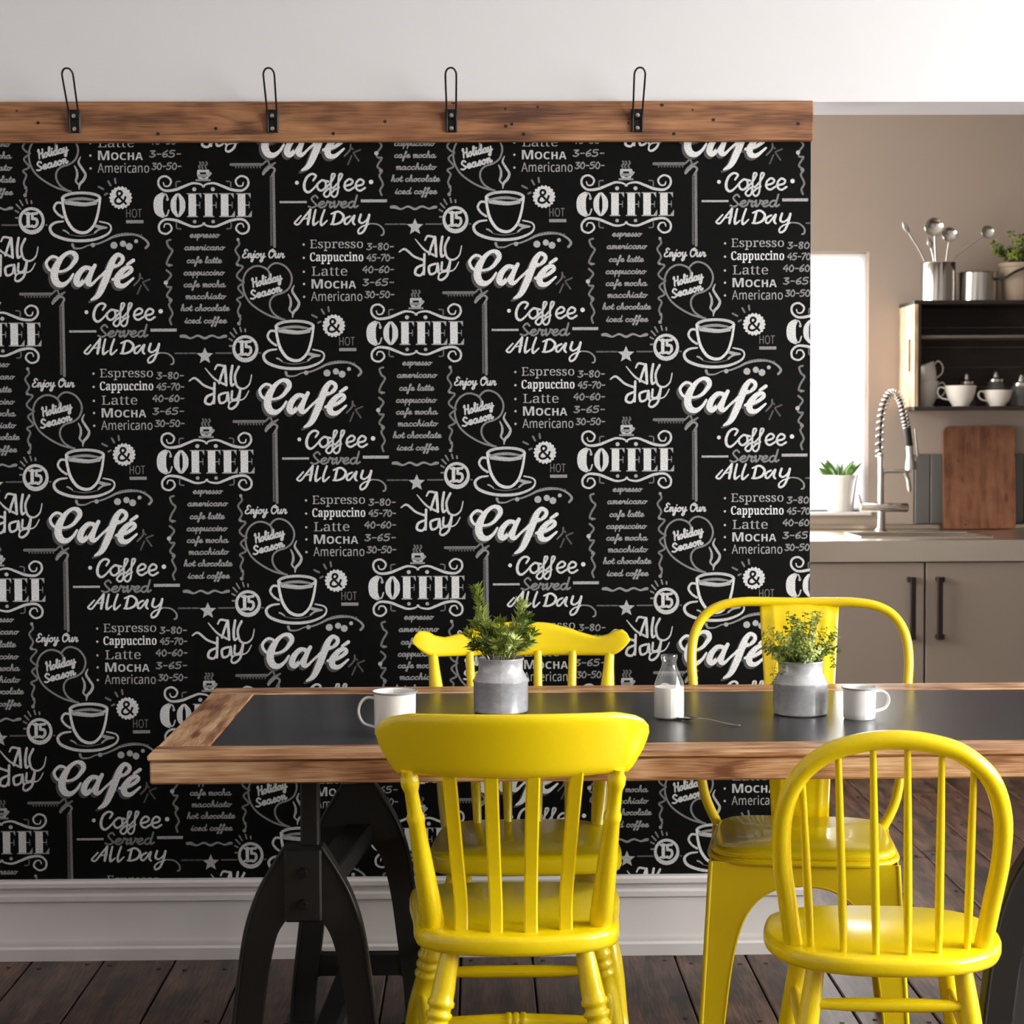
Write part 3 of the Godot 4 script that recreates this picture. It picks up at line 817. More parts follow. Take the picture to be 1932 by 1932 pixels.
func floor_boards() -> void:
	var fl := struct("floor", "dark brown worn floorboards running towards the kitchen", "floor")
	var st := S()
	box(st, Vector3(0.7, -0.045, 1.5), Vector3(8.2, 0.04, 10.6), 0.0)
	part("subfloor", st, M.subfloor, fl)
	var rng := RandomNumberGenerator.new(); rng.seed = 12
	var kinds := {}
	var pitch := 0.183
	var nails := S()
	var col := 0
	var x := -0.782 - pitch * 13
	while x < 4.6:
		var cuts := [-3.8, -1.5 + rng.randf_range(-0.7, 0.7), 0.9 + rng.randf_range(0.3, 0.8), 3.6 + rng.randf_range(-0.6, 0.6), 6.6]
		var cx := x + pitch / 2
		for i in 4:
			var L: float = cuts[i + 1] - cuts[i]
			st = S()
			box(st, Vector3(0, -0.0125, 0), Vector3(pitch - 0.0045, 0.025, L - 0.003), 0.003, 2, Transform3D.IDENTITY, Vector2(rng.randf() * 2, rng.randf()))
			var o := part("floorboard", st, M["floor%d" % rng.randi_range(0, 3)], fl)
			o.position = Vector3(cx, rng.randf_range(-0.0008, 0.0008), (cuts[i] + cuts[i + 1]) / 2)
		for z in [-2.9, -2.45, -2.0, -1.55, -1.1, -0.65, 0.09, 0.56, 1.03]:
			for s in [-1, 1]:
				var p := Vector3(cx + s * rng.randf_range(0.045, 0.07), 0.0009, z + rng.randf_range(-0.035, 0.035))
				lathe(nails, [Vector2(0.006, -0.002), Vector2(0.006, 0.0006), Vector2(0, 0.0009)], 7, Transform3D(Basis.IDENTITY, p))
		x += pitch
		col += 1
	var nl := part("nail_heads", nails, M.rubber, fl)
	nl.set_meta("kind", "stuff")

# ---------------------------------------------------------------- peg rail and hooks
func build_rail() -> void:
	var r := thing("hook_rail", "long weathered brown wooden hook rail above the black wallpaper", "rail", Vector3(0, 0, 0))
	var st := S()
	box(st, Vector3((0.854 - 3.2) / 2, 2.1325, 0.0125), Vector3(4.054, 0.101, 0.024), 0.003, 0)
	part("board", st, M.rail, r)
	st = S()
	for p in [[0.815, 2.125], [0.6, 2.135], [0.50, 2.10], [0.47, 2.172], [0.09, 2.125], [0.075, 2.12], [0.12, 2.1], [-0.36, 2.102], [-0.655, 2.115], [-0.8, 2.102], [-1.1, 2.13]]:
		lathe(st, [Vector2(0.0042, -0.002), Vector2(0.0042, 0.0008), Vector2(0, 0.001)], 8, Transform3D(Basis(Vector3.RIGHT, PI / 2), Vector3(p[0], p[1], 0.0245)))
	part("nail_holes", st, M.rubber, r).set_meta("kind", "stuff")
	var marks := ["above the left edge of the wallpaper, leaning most", "second from the left on the rail", "third from the left on the rail", "nearest the kitchen opening"]
	var k := 0
	for x in [-1.008, -0.512, -0.062, 0.407]:
		var h := thing("wire_hook", "black wire loop coat hook " + marks[k], "hook", Vector3(x, 2.133, 0.0245), 0.0, "wire coat hooks on the rail")
		st = S()
		box(st, Vector3(0, 0, 0.002), Vector3(0.03, 0.058, 0.004), 0.0015)
		box(st, Vector3(0, 0.012, 0.007), Vector3(0.026, 0.018, 0.008), 0.003)
		part("plate", st, M.hook, h)
		for y in [-0.019, 0.012]:
			st = S()
			lathe(st, [Vector2(0.0055, 0), Vector2(0.005, 0.003), Vector2(0, 0.0045)], 10, Transform3D(Basis(Vector3.RIGHT, PI / 2), Vector3(0, y, 0.004 if y < 0 else 0.011)))
			part("screw", st, M.steel_brushed, h)
		st = S()
		var pts := [Vector3(-0.012, -0.028, 0.005), Vector3(-0.012, 0.0, 0.008), Vector3(-0.012, 0.022, 0.016), Vector3(-0.0125, 0.052, 0.04), Vector3(-0.0135, 0.095, 0.073), Vector3(-0.0125, 0.107, 0.081), Vector3(-0.007, 0.1145, 0.086), Vector3(0, 0.1165, 0.0875)]
		var full := pts.duplicate()
		for i in range(pts.size() - 2, -1, -1): full.append(Vector3(-pts[i].x, pts[i].y, pts[i].z))
		tube(st, spline(full, 4), 0.0024, 8)
		part("wire_loop", st, M.hook, h)
		k += 1

# ---------------------------------------------------------------- table
func build_table() -> void:
	var t := thing("trestle_table", "long wooden framed table with black inset top on black iron trestles", "table", Vector3(0.38, 0, 0.91))
	var L := 1.984; var D := 0.90; var ov := 0.004
	var st: SurfaceTool
	# top boards: two long rails and an end board each side, the black panel set between
	for s in [-1, 1]:
		st = S(); box(st, Vector3(0, 0.754, s * (D / 2 - 0.05)), Vector3(L, 0.012, 0.1), 0.003, 0, Transform3D.IDENTITY, Vector2(0.4 + s * 0.3, 0.1 + 0.15 * s)); part("top_board", st, M.table, t)
		st = S(); box(st, Vector3(s * (L / 2 - 0.052), 0.754, 0), Vector3(0.1, 0.012, D - 0.202), 0.003, 2, Transform3D.IDENTITY, Vector2(0.2, 0.27)); part("top_board", st, M.table, t)
		st = S(); box(st, Vector3(0, 0.7255, s * (D / 2 - 0.017 - ov)), Vector3(L - 2 * ov, 0.043, 0.03), 0.003, 0, Transform3D.IDENTITY, Vector2(0.7, 0.04 + 0.1 * s)); part("edge_board", st, M.table, t)
		st = S(); box(st, Vector3(s * (L / 2 - 0.017 - ov), 0.7255, 0), Vector3(0.03, 0.043, D - 0.075), 0.003, 2, Transform3D.IDENTITY, Vector2(0.1, 0.2)); part("edge_board", st, M.table, t)
	st = S(); box(st, Vector3(0, 0.747, 0), Vector3(L - 0.205, 0.022, D - 0.202), 0.001, 0); part("inset_panel", st, M.slate, t, "matt black inset table panel")
	# bearers that the trestles carry
	for x in [-0.70, 0.70]:
		st = S(); box(st, Vector3(x, 0.7145, 0), Vector3(0.09, 0.034, D - 0.09), 0.003, 2); part("bearer", st, M.iron_dark, t)
	trestle(t, -0.72, 0.29, -0.35, 0.03)
	trestle(t, 0.735, 0.29, -0.35, 0.12)

func leg_curve(side: float) -> Array:
	# outer and inner edge of one arm of the A casting, from the top plate to the floor
	var outer := [Vector2(0.037, 0.556), Vector2(0.06, 0.52), Vector2(0.09, 0.465), Vector2(0.113, 0.395), Vector2(0.128, 0.3), Vector2(0.14, 0.2), Vector2(0.152, 0.1), Vector2(0.16, 0.0)]
	var inner := [Vector2(0.105, 0.0), Vector2(0.098, 0.1), Vector2(0.085, 0.2), Vector2(0.072, 0.3), Vector2(0.055, 0.375), Vector2(0.035, 0.412), Vector2(0.02, 0.425), Vector2(0, 0.43)]
	var out := []
	for p in spline(outer, 4): out.append(p * Vector2(side, 1))
	for p in spline(inner, 4): out.append(p * Vector2(side, 1))
	return out

func a_frame(o: Node3D, x: float, z: float, bar_y: float) -> void:
	for s in [-1.0, 1.0]:
		var st := S()
		var poly := PackedVector2Array([Vector2(0, 0.556)])
		for p in leg_curve(s): poly.append(p)
		prism(st, poly, 0.045, func(a: float, b: float, d: float) -> Vector3: return Vector3(x + a, b, z - 0.0225 + d))
		var rib := []
		for p in leg_curve(s).slice(0, 29): rib.append(Vector3(x + p.x - s * 0.002, p.y, z + 0.0235))
		sweep(st, rib, circle(6), 0.004)
		part("leg", st, M.iron, o)
		st = S()
		box(st, Vector3(x + s * 0.133, 0.008, z), Vector3(0.08, 0.016, 0.09), 0.004)
		part("foot", st, M.iron, o)
	var st2 := S()
	# cross bar with rounded inner corners
	var hb := 0.024
	var cb := PackedVector2Array([Vector2(-0.125, bar_y - hb - 0.03), Vector2(-0.11, bar_y - hb - 0.008), Vector2(-0.09, bar_y - hb), Vector2(0.09, bar_y - hb), Vector2(0.11, bar_y - hb - 0.008), Vector2(0.125, bar_y - hb - 0.03), Vector2(0.125, bar_y + hb + 0.03), Vector2(0.105, bar_y + hb + 0.008), Vector2(0.085, bar_y + hb), Vector2(-0.085, bar_y + hb), Vector2(-0.105, bar_y + hb + 0.008), Vector2(-0.125, bar_y + hb + 0.03)])
	prism(st2, cb, 0.034, func(a: float, b: float, d: float) -> Vector3: return Vector3(x + a, b, z - 0.017 + d))
	part("cross_bar", st2, M.iron, o)

func trestle(t: Node3D, x: float, zf: float, zr: float, shift: float) -> void:
	# two A-shaped castings joined by a beam, each with a post up to the table
	var o := Node3D.new(); o.name = "trestle"; t.add_child(o, true)
	a_frame(o, x, zf, 0.14)
	a_frame(o, x + shift * 2.2, zr, 0.14)
	var st := S()
	for q in [[x, zf], [x + shift * 2.2, zr]]:
		st = S()
		box(st, Vector3(q[0] + 0.012, 0.626, q[1] - 0.01), Vector3(0.036, 0.145, 0.04), 0.004)
		part("post", st, M.iron_dark, o)
	st = S()
	box(st, Vector3(x, 0.483, zf + 0.027), Vector3(0.072, 0.142, 0.009), 0.004)
	var pl := part("front_plate", st, M.iron, o)
	for y in [0.447, 0.508]:
		st = S()
		lathe(st, [Vector2(0.011, 0), Vector2(0.011, 0.006), Vector2(0.009, 0.009), Vector2(0, 0.009)], 6, Transform3D(Basis(Vector3.RIGHT, PI / 2), Vector3(x, y, zf + 0.0315)))
		part("bolt", st, M.hook, pl)
	st = S()
	sweep(st, [Vector3(x, 0.44, zf - 0.02), Vector3(x + shift * 2.2, 0.44, zr + 0.02)], rect2(0.05, 0.06, 0.004), 1.0, Vector3.UP, false)
	part("beam", st, M.iron_dark, o)
	st = S()
	sweep(st, [Vector3(x + shift + 0.02, 0.14, zr + 0.03), Vector3(x - 0.02, 0.03, zf - 0.15)], rect2(0.05, 0.03, 0.004), 1.0, Vector3.RIGHT, false)
	part("brace", st, M.iron_dark, o)

# ---------------------------------------------------------------- chairs (front of each chair is -z, back +z)
const TURNED_LEG := [0.0, 0.015, 0.1, 0.0185, 0.2, 0.021, 0.235, 0.0215, 0.245, 0.0245, 0.262, 0.0245, 0.27, 0.020, 0.285, 0.020, 0.292, 0.024, 0.308, 0.024, 0.316, 0.0195, 0.33, 0.0195, 0.338, 0.0235, 0.352, 0.0235, 0.362, 0.019, 0.42, 0.0215, 0.5, 0.0235, 0.6, 0.022, 0.75, 0.0165, 0.82, 0.015, 0.84, 0.019, 0.86, 0.019, 0.88, 0.015, 1.0, 0.0125]
const PLAIN_LEG := [0.0, 0.0155, 0.2, 0.0185, 0.45, 0.0185, 0.75, 0.0155, 1.0, 0.0125]
const ROUND_BAR := [0.0, 0.0085, 0.3, 0.0125, 0.7, 0.0125, 1.0, 0.0085]
const BEAD_BAR := [0.0, 0.0085, 0.2, 0.0125, 0.4, 0.0155, 0.44, 0.016, 0.45, 0.0185, 0.47, 0.0185, 0.48, 0.015, 0.49, 0.0185, 0.51, 0.0185, 0.52, 0.015, 0.53, 0.0185, 0.55, 0.0185, 0.56, 0.016, 0.6, 0.0155, 0.8, 0.0125, 1.0, 0.0085]

func rod(o: Node3D, called: String, a: Vector3, b: Vector3, prof: Array, m: Material) -> void:
	var st := S()
	turned(st, a, b, prof, 12)
	part(called, st, m, o)

func legs(o: Node3D, fr: Vector3, ff: Vector3, rr: Vector3, rf: Vector3, prof: Array) -> void:
	for s in [-1.0, 1.0]:
		var k := Vector3(s, 1, 1)
		rod(o, "leg", fr * k, ff * k, prof, M.yellow)
		rod(o, "leg", rr * k, rf * k, prof, M.yellow)

func lath_back_chair() -> void:
	var o := thing("lath_back_chair", "yellow wooden kitchen chair with broad curved crest and flat laths, nearest the viewer", "chair", Vector3(0.067, 0, 1.285), 0.0, "yellow dining chairs")
	var st := S()
	var outl := []
	for p in spline([Vector2(0, 0.208), Vector2(0.09, 0.195), Vector2(0.155, 0.165), Vector2(0.186, 0.115), Vector2(0.194, 0.0), Vector2(0.205, -0.12), Vector2(0.19, -0.19), Vector2(0.1, -0.215), Vector2(0, -0.22), Vector2(-0.1, -0.215), Vector2(-0.19, -0.19), Vector2(-0.205, -0.12), Vector2(-0.194, 0.0), Vector2(-0.186, 0.115), Vector2(-0.155, 0.165), Vector2(-0.09, 0.195)], 5, true): outl.append(p)
	slab(st, outl, 0.412, 0.45, 0.011)
	part("seat", st, M.yellow, o)
	# crest: broad bent board
	st = S()
	var halfw := func(v: float) -> float:
		var ks := [0.0, 0.205, 0.08, 0.214, 0.35, 0.232, 0.6, 0.243, 0.78, 0.241, 0.9, 0.226, 0.96, 0.207, 1.0, 0.178]
		for i in range(0, ks.size() - 2, 2):
			if v <= ks[i + 2]: return lerpf(ks[i + 1], ks[i + 3], (v - ks[i]) / (ks[i + 2] - ks[i]))
		return ks[-1]
	var crest := func(u: float, v: float, side: float) -> Vector3:
		var vv := (1.0 - cos(v * PI)) / 2.0
		var uu := sin((u - 0.5) * PI)
		var x: float = uu * halfw.call(vv)
		var th: float = 0.0115 * (1.0 - 0.75 * maxf(pow(absf(uu), 14.0), pow(absf(2.0 * vv - 1.0), 12.0)))
		var y := 0.747 + vv * 0.117 - (x / 0.24) * (x / 0.24) * 0.006 * vv
		return Vector3(x - 0.008, y, 0.262 + vv * 0.035 - 0.078 * (x / 0.24) * (x / 0.24) + side * th)
	solid(st, 28, 12, func(u, v): return crest.call(u, v, 1.0), func(u, v): return crest.call(u, v, -1.0))
	part("crest_rail", st, M.yellow, o)
	var post := [0.0, 0.0195, 0.06, 0.0215, 0.2, 0.0205, 0.45, 0.0175, 0.66, 0.0145, 0.685, 0.0165, 0.71, 0.0165, 0.73, 0.0135, 0.86, 0.0125, 0.9, 0.0165, 0.945, 0.0165, 0.96, 0.0125, 1.0, 0.0125]
	for s in [-1.0, 1.0]:
		rod(o, "back_post", Vector3(0.152 * s, 0.445, 0.12), Vector3(0.186 * s - 0.008, 0.757, 0.222), post, M.yellow)
	for p in [[-0.102, -0.121], [-0.039, -0.047], [0.024, 0.027], [0.088, 0.104]]:
		st = S()
		var zb: float = 0.185 - p[0] * p[0] * 2.2
		sweep(st, spline([Vector3(p[0], 0.44, zb - 0.012), Vector3(p[0], 0.5, zb - 0.014), Vector3(lerpf(p[0], p[1], 0.3), 0.57, zb - 0.008), Vector3(lerpf(p[0], p[1], 0.65), 0.66, zb + 0.025), Vector3(p[1], 0.76, 0.266 - p[1] * p[1] * 1.35)], 5), rect2(0.025, 0.011, 0.003), 1.0, Vector3.RIGHT, false)
		part("back_lath", st, M.yellow, o)
	legs(o, Vector3(0.145, 0.43, -0.125), Vector3(0.23, 0, -0.2), Vector3(0.118, 0.43, 0.15), Vector3(0.2, 0, 0.225), TURNED_LEG)
	rod(o, "stretcher", Vector3(-0.175, 0.285, -0.15), Vector3(0.175, 0.285, -0.15), ROUND_BAR, M.yellow)
	for s in [-1.0, 1.0]: rod(o, "stretcher", Vector3(0.184 * s, 0.235, -0.16), Vector3(0.157 * s, 0.225, 0.185), ROUND_BAR, M.yellow)
	rod(o, "stretcher", Vector3(-0.17, 0.232, 0.0), Vector3(0.17, 0.232, 0.0), BEAD_BAR, M.yellow)

func hoop_back_chair() -> void:
	var o := thing("hoop_back_chair", "yellow wooden chair with bent hoop back and slim spindles, on the right", "chair", Vector3(0.722, 0, 1.47), -0.09, "yellow dining chairs")
	var st := S()
	var outl := []
	for p in spline([Vector2(0, 0.19), Vector2(0.1, 0.175), Vector2(0.172, 0.125), Vector2(0.205, 0.045), Vector2(0.208, -0.04), Vector2(0.185, -0.13), Vector2(0.11, -0.18), Vector2(0, -0.192), Vector2(-0.11, -0.18), Vector2(-0.185, -0.13), Vector2(-0.208, -0.04), Vector2(-0.205, 0.045), Vector2(-0.172, 0.125), Vector2(-0.1, 0.175)], 5, true): outl.append(p)
	slab(st, outl, 0.418, 0.45, 0.01)
	part("seat", st, M.yellow, o)
	var half := [Vector3(0.163, 0.44, 0.088), Vector3(0.176, 0.53, 0.108), Vector3(0.187, 0.61, 0.128), Vector3(0.186, 0.69, 0.15), Vector3(0.163, 0.757, 0.168), Vector3(0.115, 0.802, 0.181), Vector3(0.058, 0.822, 0.187), Vector3(0, 0.828, 0.189)]
	var bow := []
	for i in half.size(): bow.append(half[i])
	for i in range(half.size() - 2, -1, -1): bow.append(Vector3(-half[i].x, half[i].y, half[i].z))
	st = S()
	var bp := spline(bow, 6)
	tube(st, bp, 0.0165, 14)
	part("hoop", st, M.yellow, o)
	for x in [-0.135, -0.081, -0.027, 0.027, 0.081, 0.135]:
		var xt: float = x * 1.06
		var top := Vector3(xt, 0.8, 0.18)
		for p in bp:
			if p.y > 0.66 and absf(p.x - xt) < 0.014: top = p
		rod(o, "spindle", Vector3(x, 0.445, 0.152 - x * x * 2.6), top, [0.0, 0.006, 0.25, 0.0078, 0.6, 0.0072, 1.0, 0.0055], M.yellow)
	legs(o, Vector3(0.125, 0.43, -0.115), Vector3(0.19, 0, -0.19), Vector3(0.125, 0.43, 0.105), Vector3(0.185, 0, 0.18), PLAIN_LEG)
	rod(o, "stretcher", Vector3(-0.138, 0.352, 0.12), Vector3(0.138, 0.352, 0.12), ROUND_BAR, M.yellow)
	for s in [-1.0, 1.0]: rod(o, "stretcher", Vector3(0.146 * s, 0.305, -0.137), Vector3(0.143 * s, 0.285, 0.13), ROUND_BAR, M.yellow)

func scroll_back_chair() -> void:
	var o := thing("scroll_back_chair", "yellow wooden chair with wavy scroll crest across the table before the wallpaper", "chair", Vector3(0.1, 0, 0.65), PI, "yellow dining chairs")
	var st := S()
	var outl := []
	for p in spline([Vector2(0, 0.19), Vector2(0.12, 0.18), Vector2(0.18, 0.13), Vector2(0.2, 0.02), Vector2(0.208, -0.1), Vector2(0.19, -0.175), Vector2(0.1, -0.198), Vector2(0, -0.203), Vector2(-0.1, -0.198), Vector2(-0.19, -0.175), Vector2(-0.208, -0.1), Vector2(-0.2, 0.02), Vector2(-0.18, 0.13), Vector2(-0.12, 0.18)], 5, true): outl.append(p)
	slab(st, outl, 0.405, 0.45, 0.012)
	part("seat", st, M.yellow, o)
	st = S()
	var topy := func(a: float) -> float:
		var ks := [0.0, 0.898, 0.06, 0.896, 0.11, 0.885, 0.15, 0.872, 0.18, 0.8655, 0.2, 0.869, 0.222, 0.881, 0.24, 0.883, 0.25, 0.874, 0.2555, 0.862]
		for i in range(0, ks.size() - 2, 2):
			if a <= ks[i + 2]: return lerpf(ks[i + 1], ks[i + 3], smoothstep(0, 1, (a - ks[i]) / (ks[i + 2] - ks[i])) * 0.5 + 0.5 * (a - ks[i]) / (ks[i + 2] - ks[i]))
		return ks[-1]
	var boty := func(a: float) -> float:
		return 0.820 + 0.002 * a / 0.2 if a < 0.2 else 0.822 + 0.036 * pow((a - 0.2) / 0.0555, 2.2)
	var crest := func(u: float, v: float, side: float) -> Vector3:
		var x := sin((u - 0.5) * PI) * 0.2555
		var a := absf(x)
		var vv := (1.0 - cos(v * PI)) / 2.0
		var y: float = lerpf(boty.call(a), topy.call(a), vv)
		var th := 0.0125 * (1.0 - 0.7 * maxf(pow(a / 0.2555, 18.0), pow(absf(2.0 * vv - 1.0), 10.0)))
		return Vector3(x, y, 0.283 + (y - 0.82) * 0.3 - 0.05 * (a / 0.25) * (a / 0.25) + side * th)
	solid(st, 44, 10, func(u, v): return crest.call(u, v, 1.0), func(u, v): return crest.call(u, v, -1.0))
	part("crest_rail", st, M.yellow, o)
	var post := [0.0, 0.017, 0.15, 0.019, 0.4, 0.017, 0.55, 0.0135, 0.6, 0.017, 0.64, 0.0125, 0.8, 0.0165, 0.92, 0.0125, 1.0, 0.011]
	for s in [-1.0, 1.0]: rod(o, "back_post", Vector3(0.172 * s, 0.445, 0.125), Vector3(0.208 * s, 0.828, 0.25), post, M.yellow)
	for x in [-0.122, -0.04, 0.04, 0.122]:
		rod(o, "spindle", Vector3(x * 0.86, 0.445, 0.16 - x * x), Vector3(x, 0.83, 0.28 - x * x * 0.8), [0.0, 0.0095, 0.3, 0.0125, 0.6, 0.0115, 1.0, 0.0095], M.yellow)
	legs(o, Vector3(0.15, 0.42, -0.12), Vector3(0.215, 0, -0.185), Vector3(0.125, 0.42, 0.125), Vector3(0.19, 0, 0.2), TURNED_LEG)
	rod(o, "stretcher", Vector3(-0.17, 0.27, -0.145), Vector3(0.17, 0.27, -0.145), ROUND_BAR, M.yellow)
	for s in [-1.0, 1.0]: rod(o, "stretcher", Vector3(0.183 * s, 0.2, -0.155), Vector3(0.16 * s, 0.2, 0.165), ROUND_BAR, M.yellow)

func metal_chair() -> void:
	var o := thing("metal_cafe_chair", "yellow pressed metal chair with tube hoop and central back panel, across the table", "chair", Vector3(0.72, 0, 0.65), PI - 0.147, "yellow dining chairs")
	var m: Material = M.yellow_metal
	var st := S()
	var outl := []
	for k in 48:
		var a := TAU * k / 48
		var c := cos(a); var s := sin(a)
		var q := pow(pow(absf(c), 5.0) + pow(absf(s), 5.0), -0.2)
		var zz := s * q * 0.192
		outl.append(Vector2(c * q * (0.207 - 0.02 * (zz / 0.192 + 1) / 2), zz))
	slab(st, outl, 0.428, 0.452, 0.012)
	var lip := []
	for p in outl: lip.append(Vector3(p.x, 0.425, p.y))
	tube(st, lip, 0.0075, 8, true)
	part("seat", st, m, o)
	st = S()
	var half := [Vector3(0.19, 0.43, 0.175), Vector3(0.222, 0.5, 0.19), Vector3(0.24, 0.62, 0.222), Vector3(0.25, 0.74, 0.255), Vector3(0.2545, 0.812, 0.272), Vector3(0.247, 0.868, 0.285), Vector3(0.222, 0.91, 0.294), Vector3(0.182, 0.933, 0.299), Vector3(0.13, 0.941, 0.303), Vector3(0.07, 0.941, 0.308), Vector3(0, 0.94, 0.31)]
	var bow := half.duplicate()
	for i in range(half.size() - 2, -1, -1): bow.append(Vector3(-half[i].x, half[i].y, half[i].z))
	tube(st, spline(bow, 5), 0.0115, 12)
	part("back_tube", st, m, o)
	st = S()
	var panel := func(u: float, v: float, side: float) -> Vector3:
		var w := lerpf(0.066, 0.094, v)
		var x := (u - 0.5) * 2.0 * w
		var rib := 0.0025 * exp(-pow((absf(u - 0.5) - 0.33) * 22.0, 2.0))
		return Vector3(x, lerpf(0.445, 0.937, v), lerpf(0.182, 0.309, pow(v, 0.85)) - 0.008 * (1.0 - pow(2.0 * u - 1.0, 2.0)) + side * 0.0016 - rib)
	solid(st, 30, 12, func(u, v): return panel.call(u, v, 1.0), func(u, v): return panel.call(u, v, -1.0))
	part("back_panel", st, m, o)
	var arch := [Vector2(0, 0.378), Vector2(0.05, 0.372), Vector2(0.09, 0.352), Vector2(0.12, 0.318), Vector2(0.14, 0.27), Vector2(0.155, 0.2), Vector2(0.168, 0.1), Vector2(0.178, 0.0)]
	for sx in [-1.0, 1.0]:
		for sz in [-1.0, 1.0]:
			st = S()
			for f in 2:
				var wide := 0.198 if f == 0 else 0.183
				var off := 0.183 if f == 0 else 0.198
				var k := wide / 0.198
				var poly := PackedVector2Array([Vector2(0, 0.425)])
				var edge := spline(arch, 4)
				for p in edge: poly.append(Vector2(p.x * k, p.y))
				poly.append(Vector2(0.222 * k, 0.0)); poly.append(Vector2(wide, 0.425))
				var put := func(a: float, b: float, d: float) -> Vector3:
					var lean := (0.425 - b) / 0.425 * 0.024
					return Vector3(sx * a, b, sz * (off + lean + d)) if f == 0 else Vector3(sx * (off + lean + d), b, sz * a)
				prism(st, poly, 0.003, put)
				var rim := []
				for p in edge: rim.append(put.call(p.x * k, p.y, 0.0))
				tube(st, rim, 0.004, 6)
			var rib := []
			for i in 9: rib.append(Vector3(sx * (0.198 + 0.024 * i / 8.0), 0.425 * (1 - i / 8.0), sz * (0.183 + 0.024 * i / 8.0)))
			tube(st, rib, 0.0055, 8)
			part("leg", st, m, o)

# ---------------------------------------------------------------- things on the table
func mug(label: String, at: Vector3, turn: float, r: float, h: float) -> void:
	# handle points along +x before turning
	var o := thing("enamel_mug", label, "mug", at, turn, "white enamel mugs on the table")
	var st := S()
	lathe(st, [Vector2(0, 0.002), Vector2(r * 0.9, 0.0), Vector2(r * 0.97, 0.003), Vector2(r * 0.98, h * 0.2), Vector2(r, h * 0.96), Vector2(r + 0.003, h), Vector2(r + 0.001, h + 0.0015), Vector2(r - 0.002, h - 0.001), Vector2(r - 0.0025, h * 0.5), Vector2(r * 0.93, 0.005), Vector2(0, 0.004)], 36)
	part("body", st, M.enamel, o)
	st = S()
	var rim := []
	for k in 36: rim.append(Vector3((r + 0.0022) * cos(TAU * k / 36), h, (r + 0.0022) * sin(TAU * k / 36)))
	tube(st, rim, 0.0017, 6, true)
	part("rim", st, M.enamel_rim, o)
	st = S()
	sweep(st, spline([Vector3(r * 0.97, h * 0.86, 0), Vector3(r + 0.014, h * 0.87, 0), Vector3(r + 0.026, h * 0.74, 0), Vector3(r + 0.029, h * 0.52, 0), Vector3(r + 0.02, h * 0.3, 0), Vector3(r * 0.97, h * 0.2, 0)], 6), circle(10, 0.0062, 0.003), 1.0, Vector3.BACK)
	part("handle", st, M.enamel, o)

func leaf(st: SurfaceTool, p: Vector3, dir: Vector3, side: Vector3, l: float, w: float) -> void:
	var tip := p + dir * l
	var mid := p + dir * l * 0.5
	var n := dir.cross(side).normalized() * w * 0.25
	quad(st, p, mid + side * w * 0.5 + n, tip, mid, -1)
	quad(st, p, mid, tip, mid - side * w * 0.5 + n, -1)

func sprig(o: Node3D, rng: RandomNumberGenerator, path: Array, n: int, l: float, w: float, spread: float, m: Material, r := 0.0013) -> void:
	var st := S()
	var fine := spline(path, 6)
	var g := o
	var sm := S()
	var rad := []
	for i in fine.size(): rad.append(r * (1.0 - 0.6 * i / fine.size()))
	sweep(sm, fine, circle(5), rad)
	for i in n:
		var t := pow(rng.randf_range(0.06, 1.0), 0.7)
		var f := t * (fine.size() - 1)
		var a: Vector3 = fine[floori(f)]; var b: Vector3 = fine[mini(floori(f) + 1, fine.size() - 1)]
		var p := a.lerp(b, f - floorf(f))
		var ax := (b - a).normalized() if b != a else Vector3.UP
		var ang := rng.randf() * TAU
		var u := ax.cross(Vector3(0.3, 0.1, 0.9)).normalized()
		var out := u.rotated(ax, ang)
		var d := (ax * (1.0 - spread) + out * spread).normalized()
		leaf(st, p, d, d.cross(ax).normalized(), l * rng.randf_range(0.65, 1.15), w * rng.randf_range(0.75, 1.2))
	var sp := part("sprig", st, m, g)
	part("stem", sm, M.stem, sp)

func milk_can(o: Node3D, k: float) -> void:
	var st := S()
	lathe(st, [Vector2(0, 0.002), Vector2(0.054, 0), Vector2(0.0575, 0.003), Vector2(0.058, 0.062), Vector2(0.0595, 0.064), Vector2(0.0595, 0.068), Vector2(0.057, 0.07), Vector2(0.0485, 0.086), Vector2(0.047, 0.089), Vector2(0.047, 0.108), Vector2(0.0495, 0.112), Vector2(0.0495, 0.115), Vector2(0.046, 0.1145), Vector2(0.045, 0.1), Vector2(0, 0.1)].map(func(v): return v * k), 40)
	part("can", st, M.zinc, o)
	st = S()
	lathe(st, [Vector2(0.045, 0.1), Vector2(0.03, 0.104), Vector2(0, 0.106)].map(func(v): return v * k), 20)
	part("soil", st, M.soil, o)

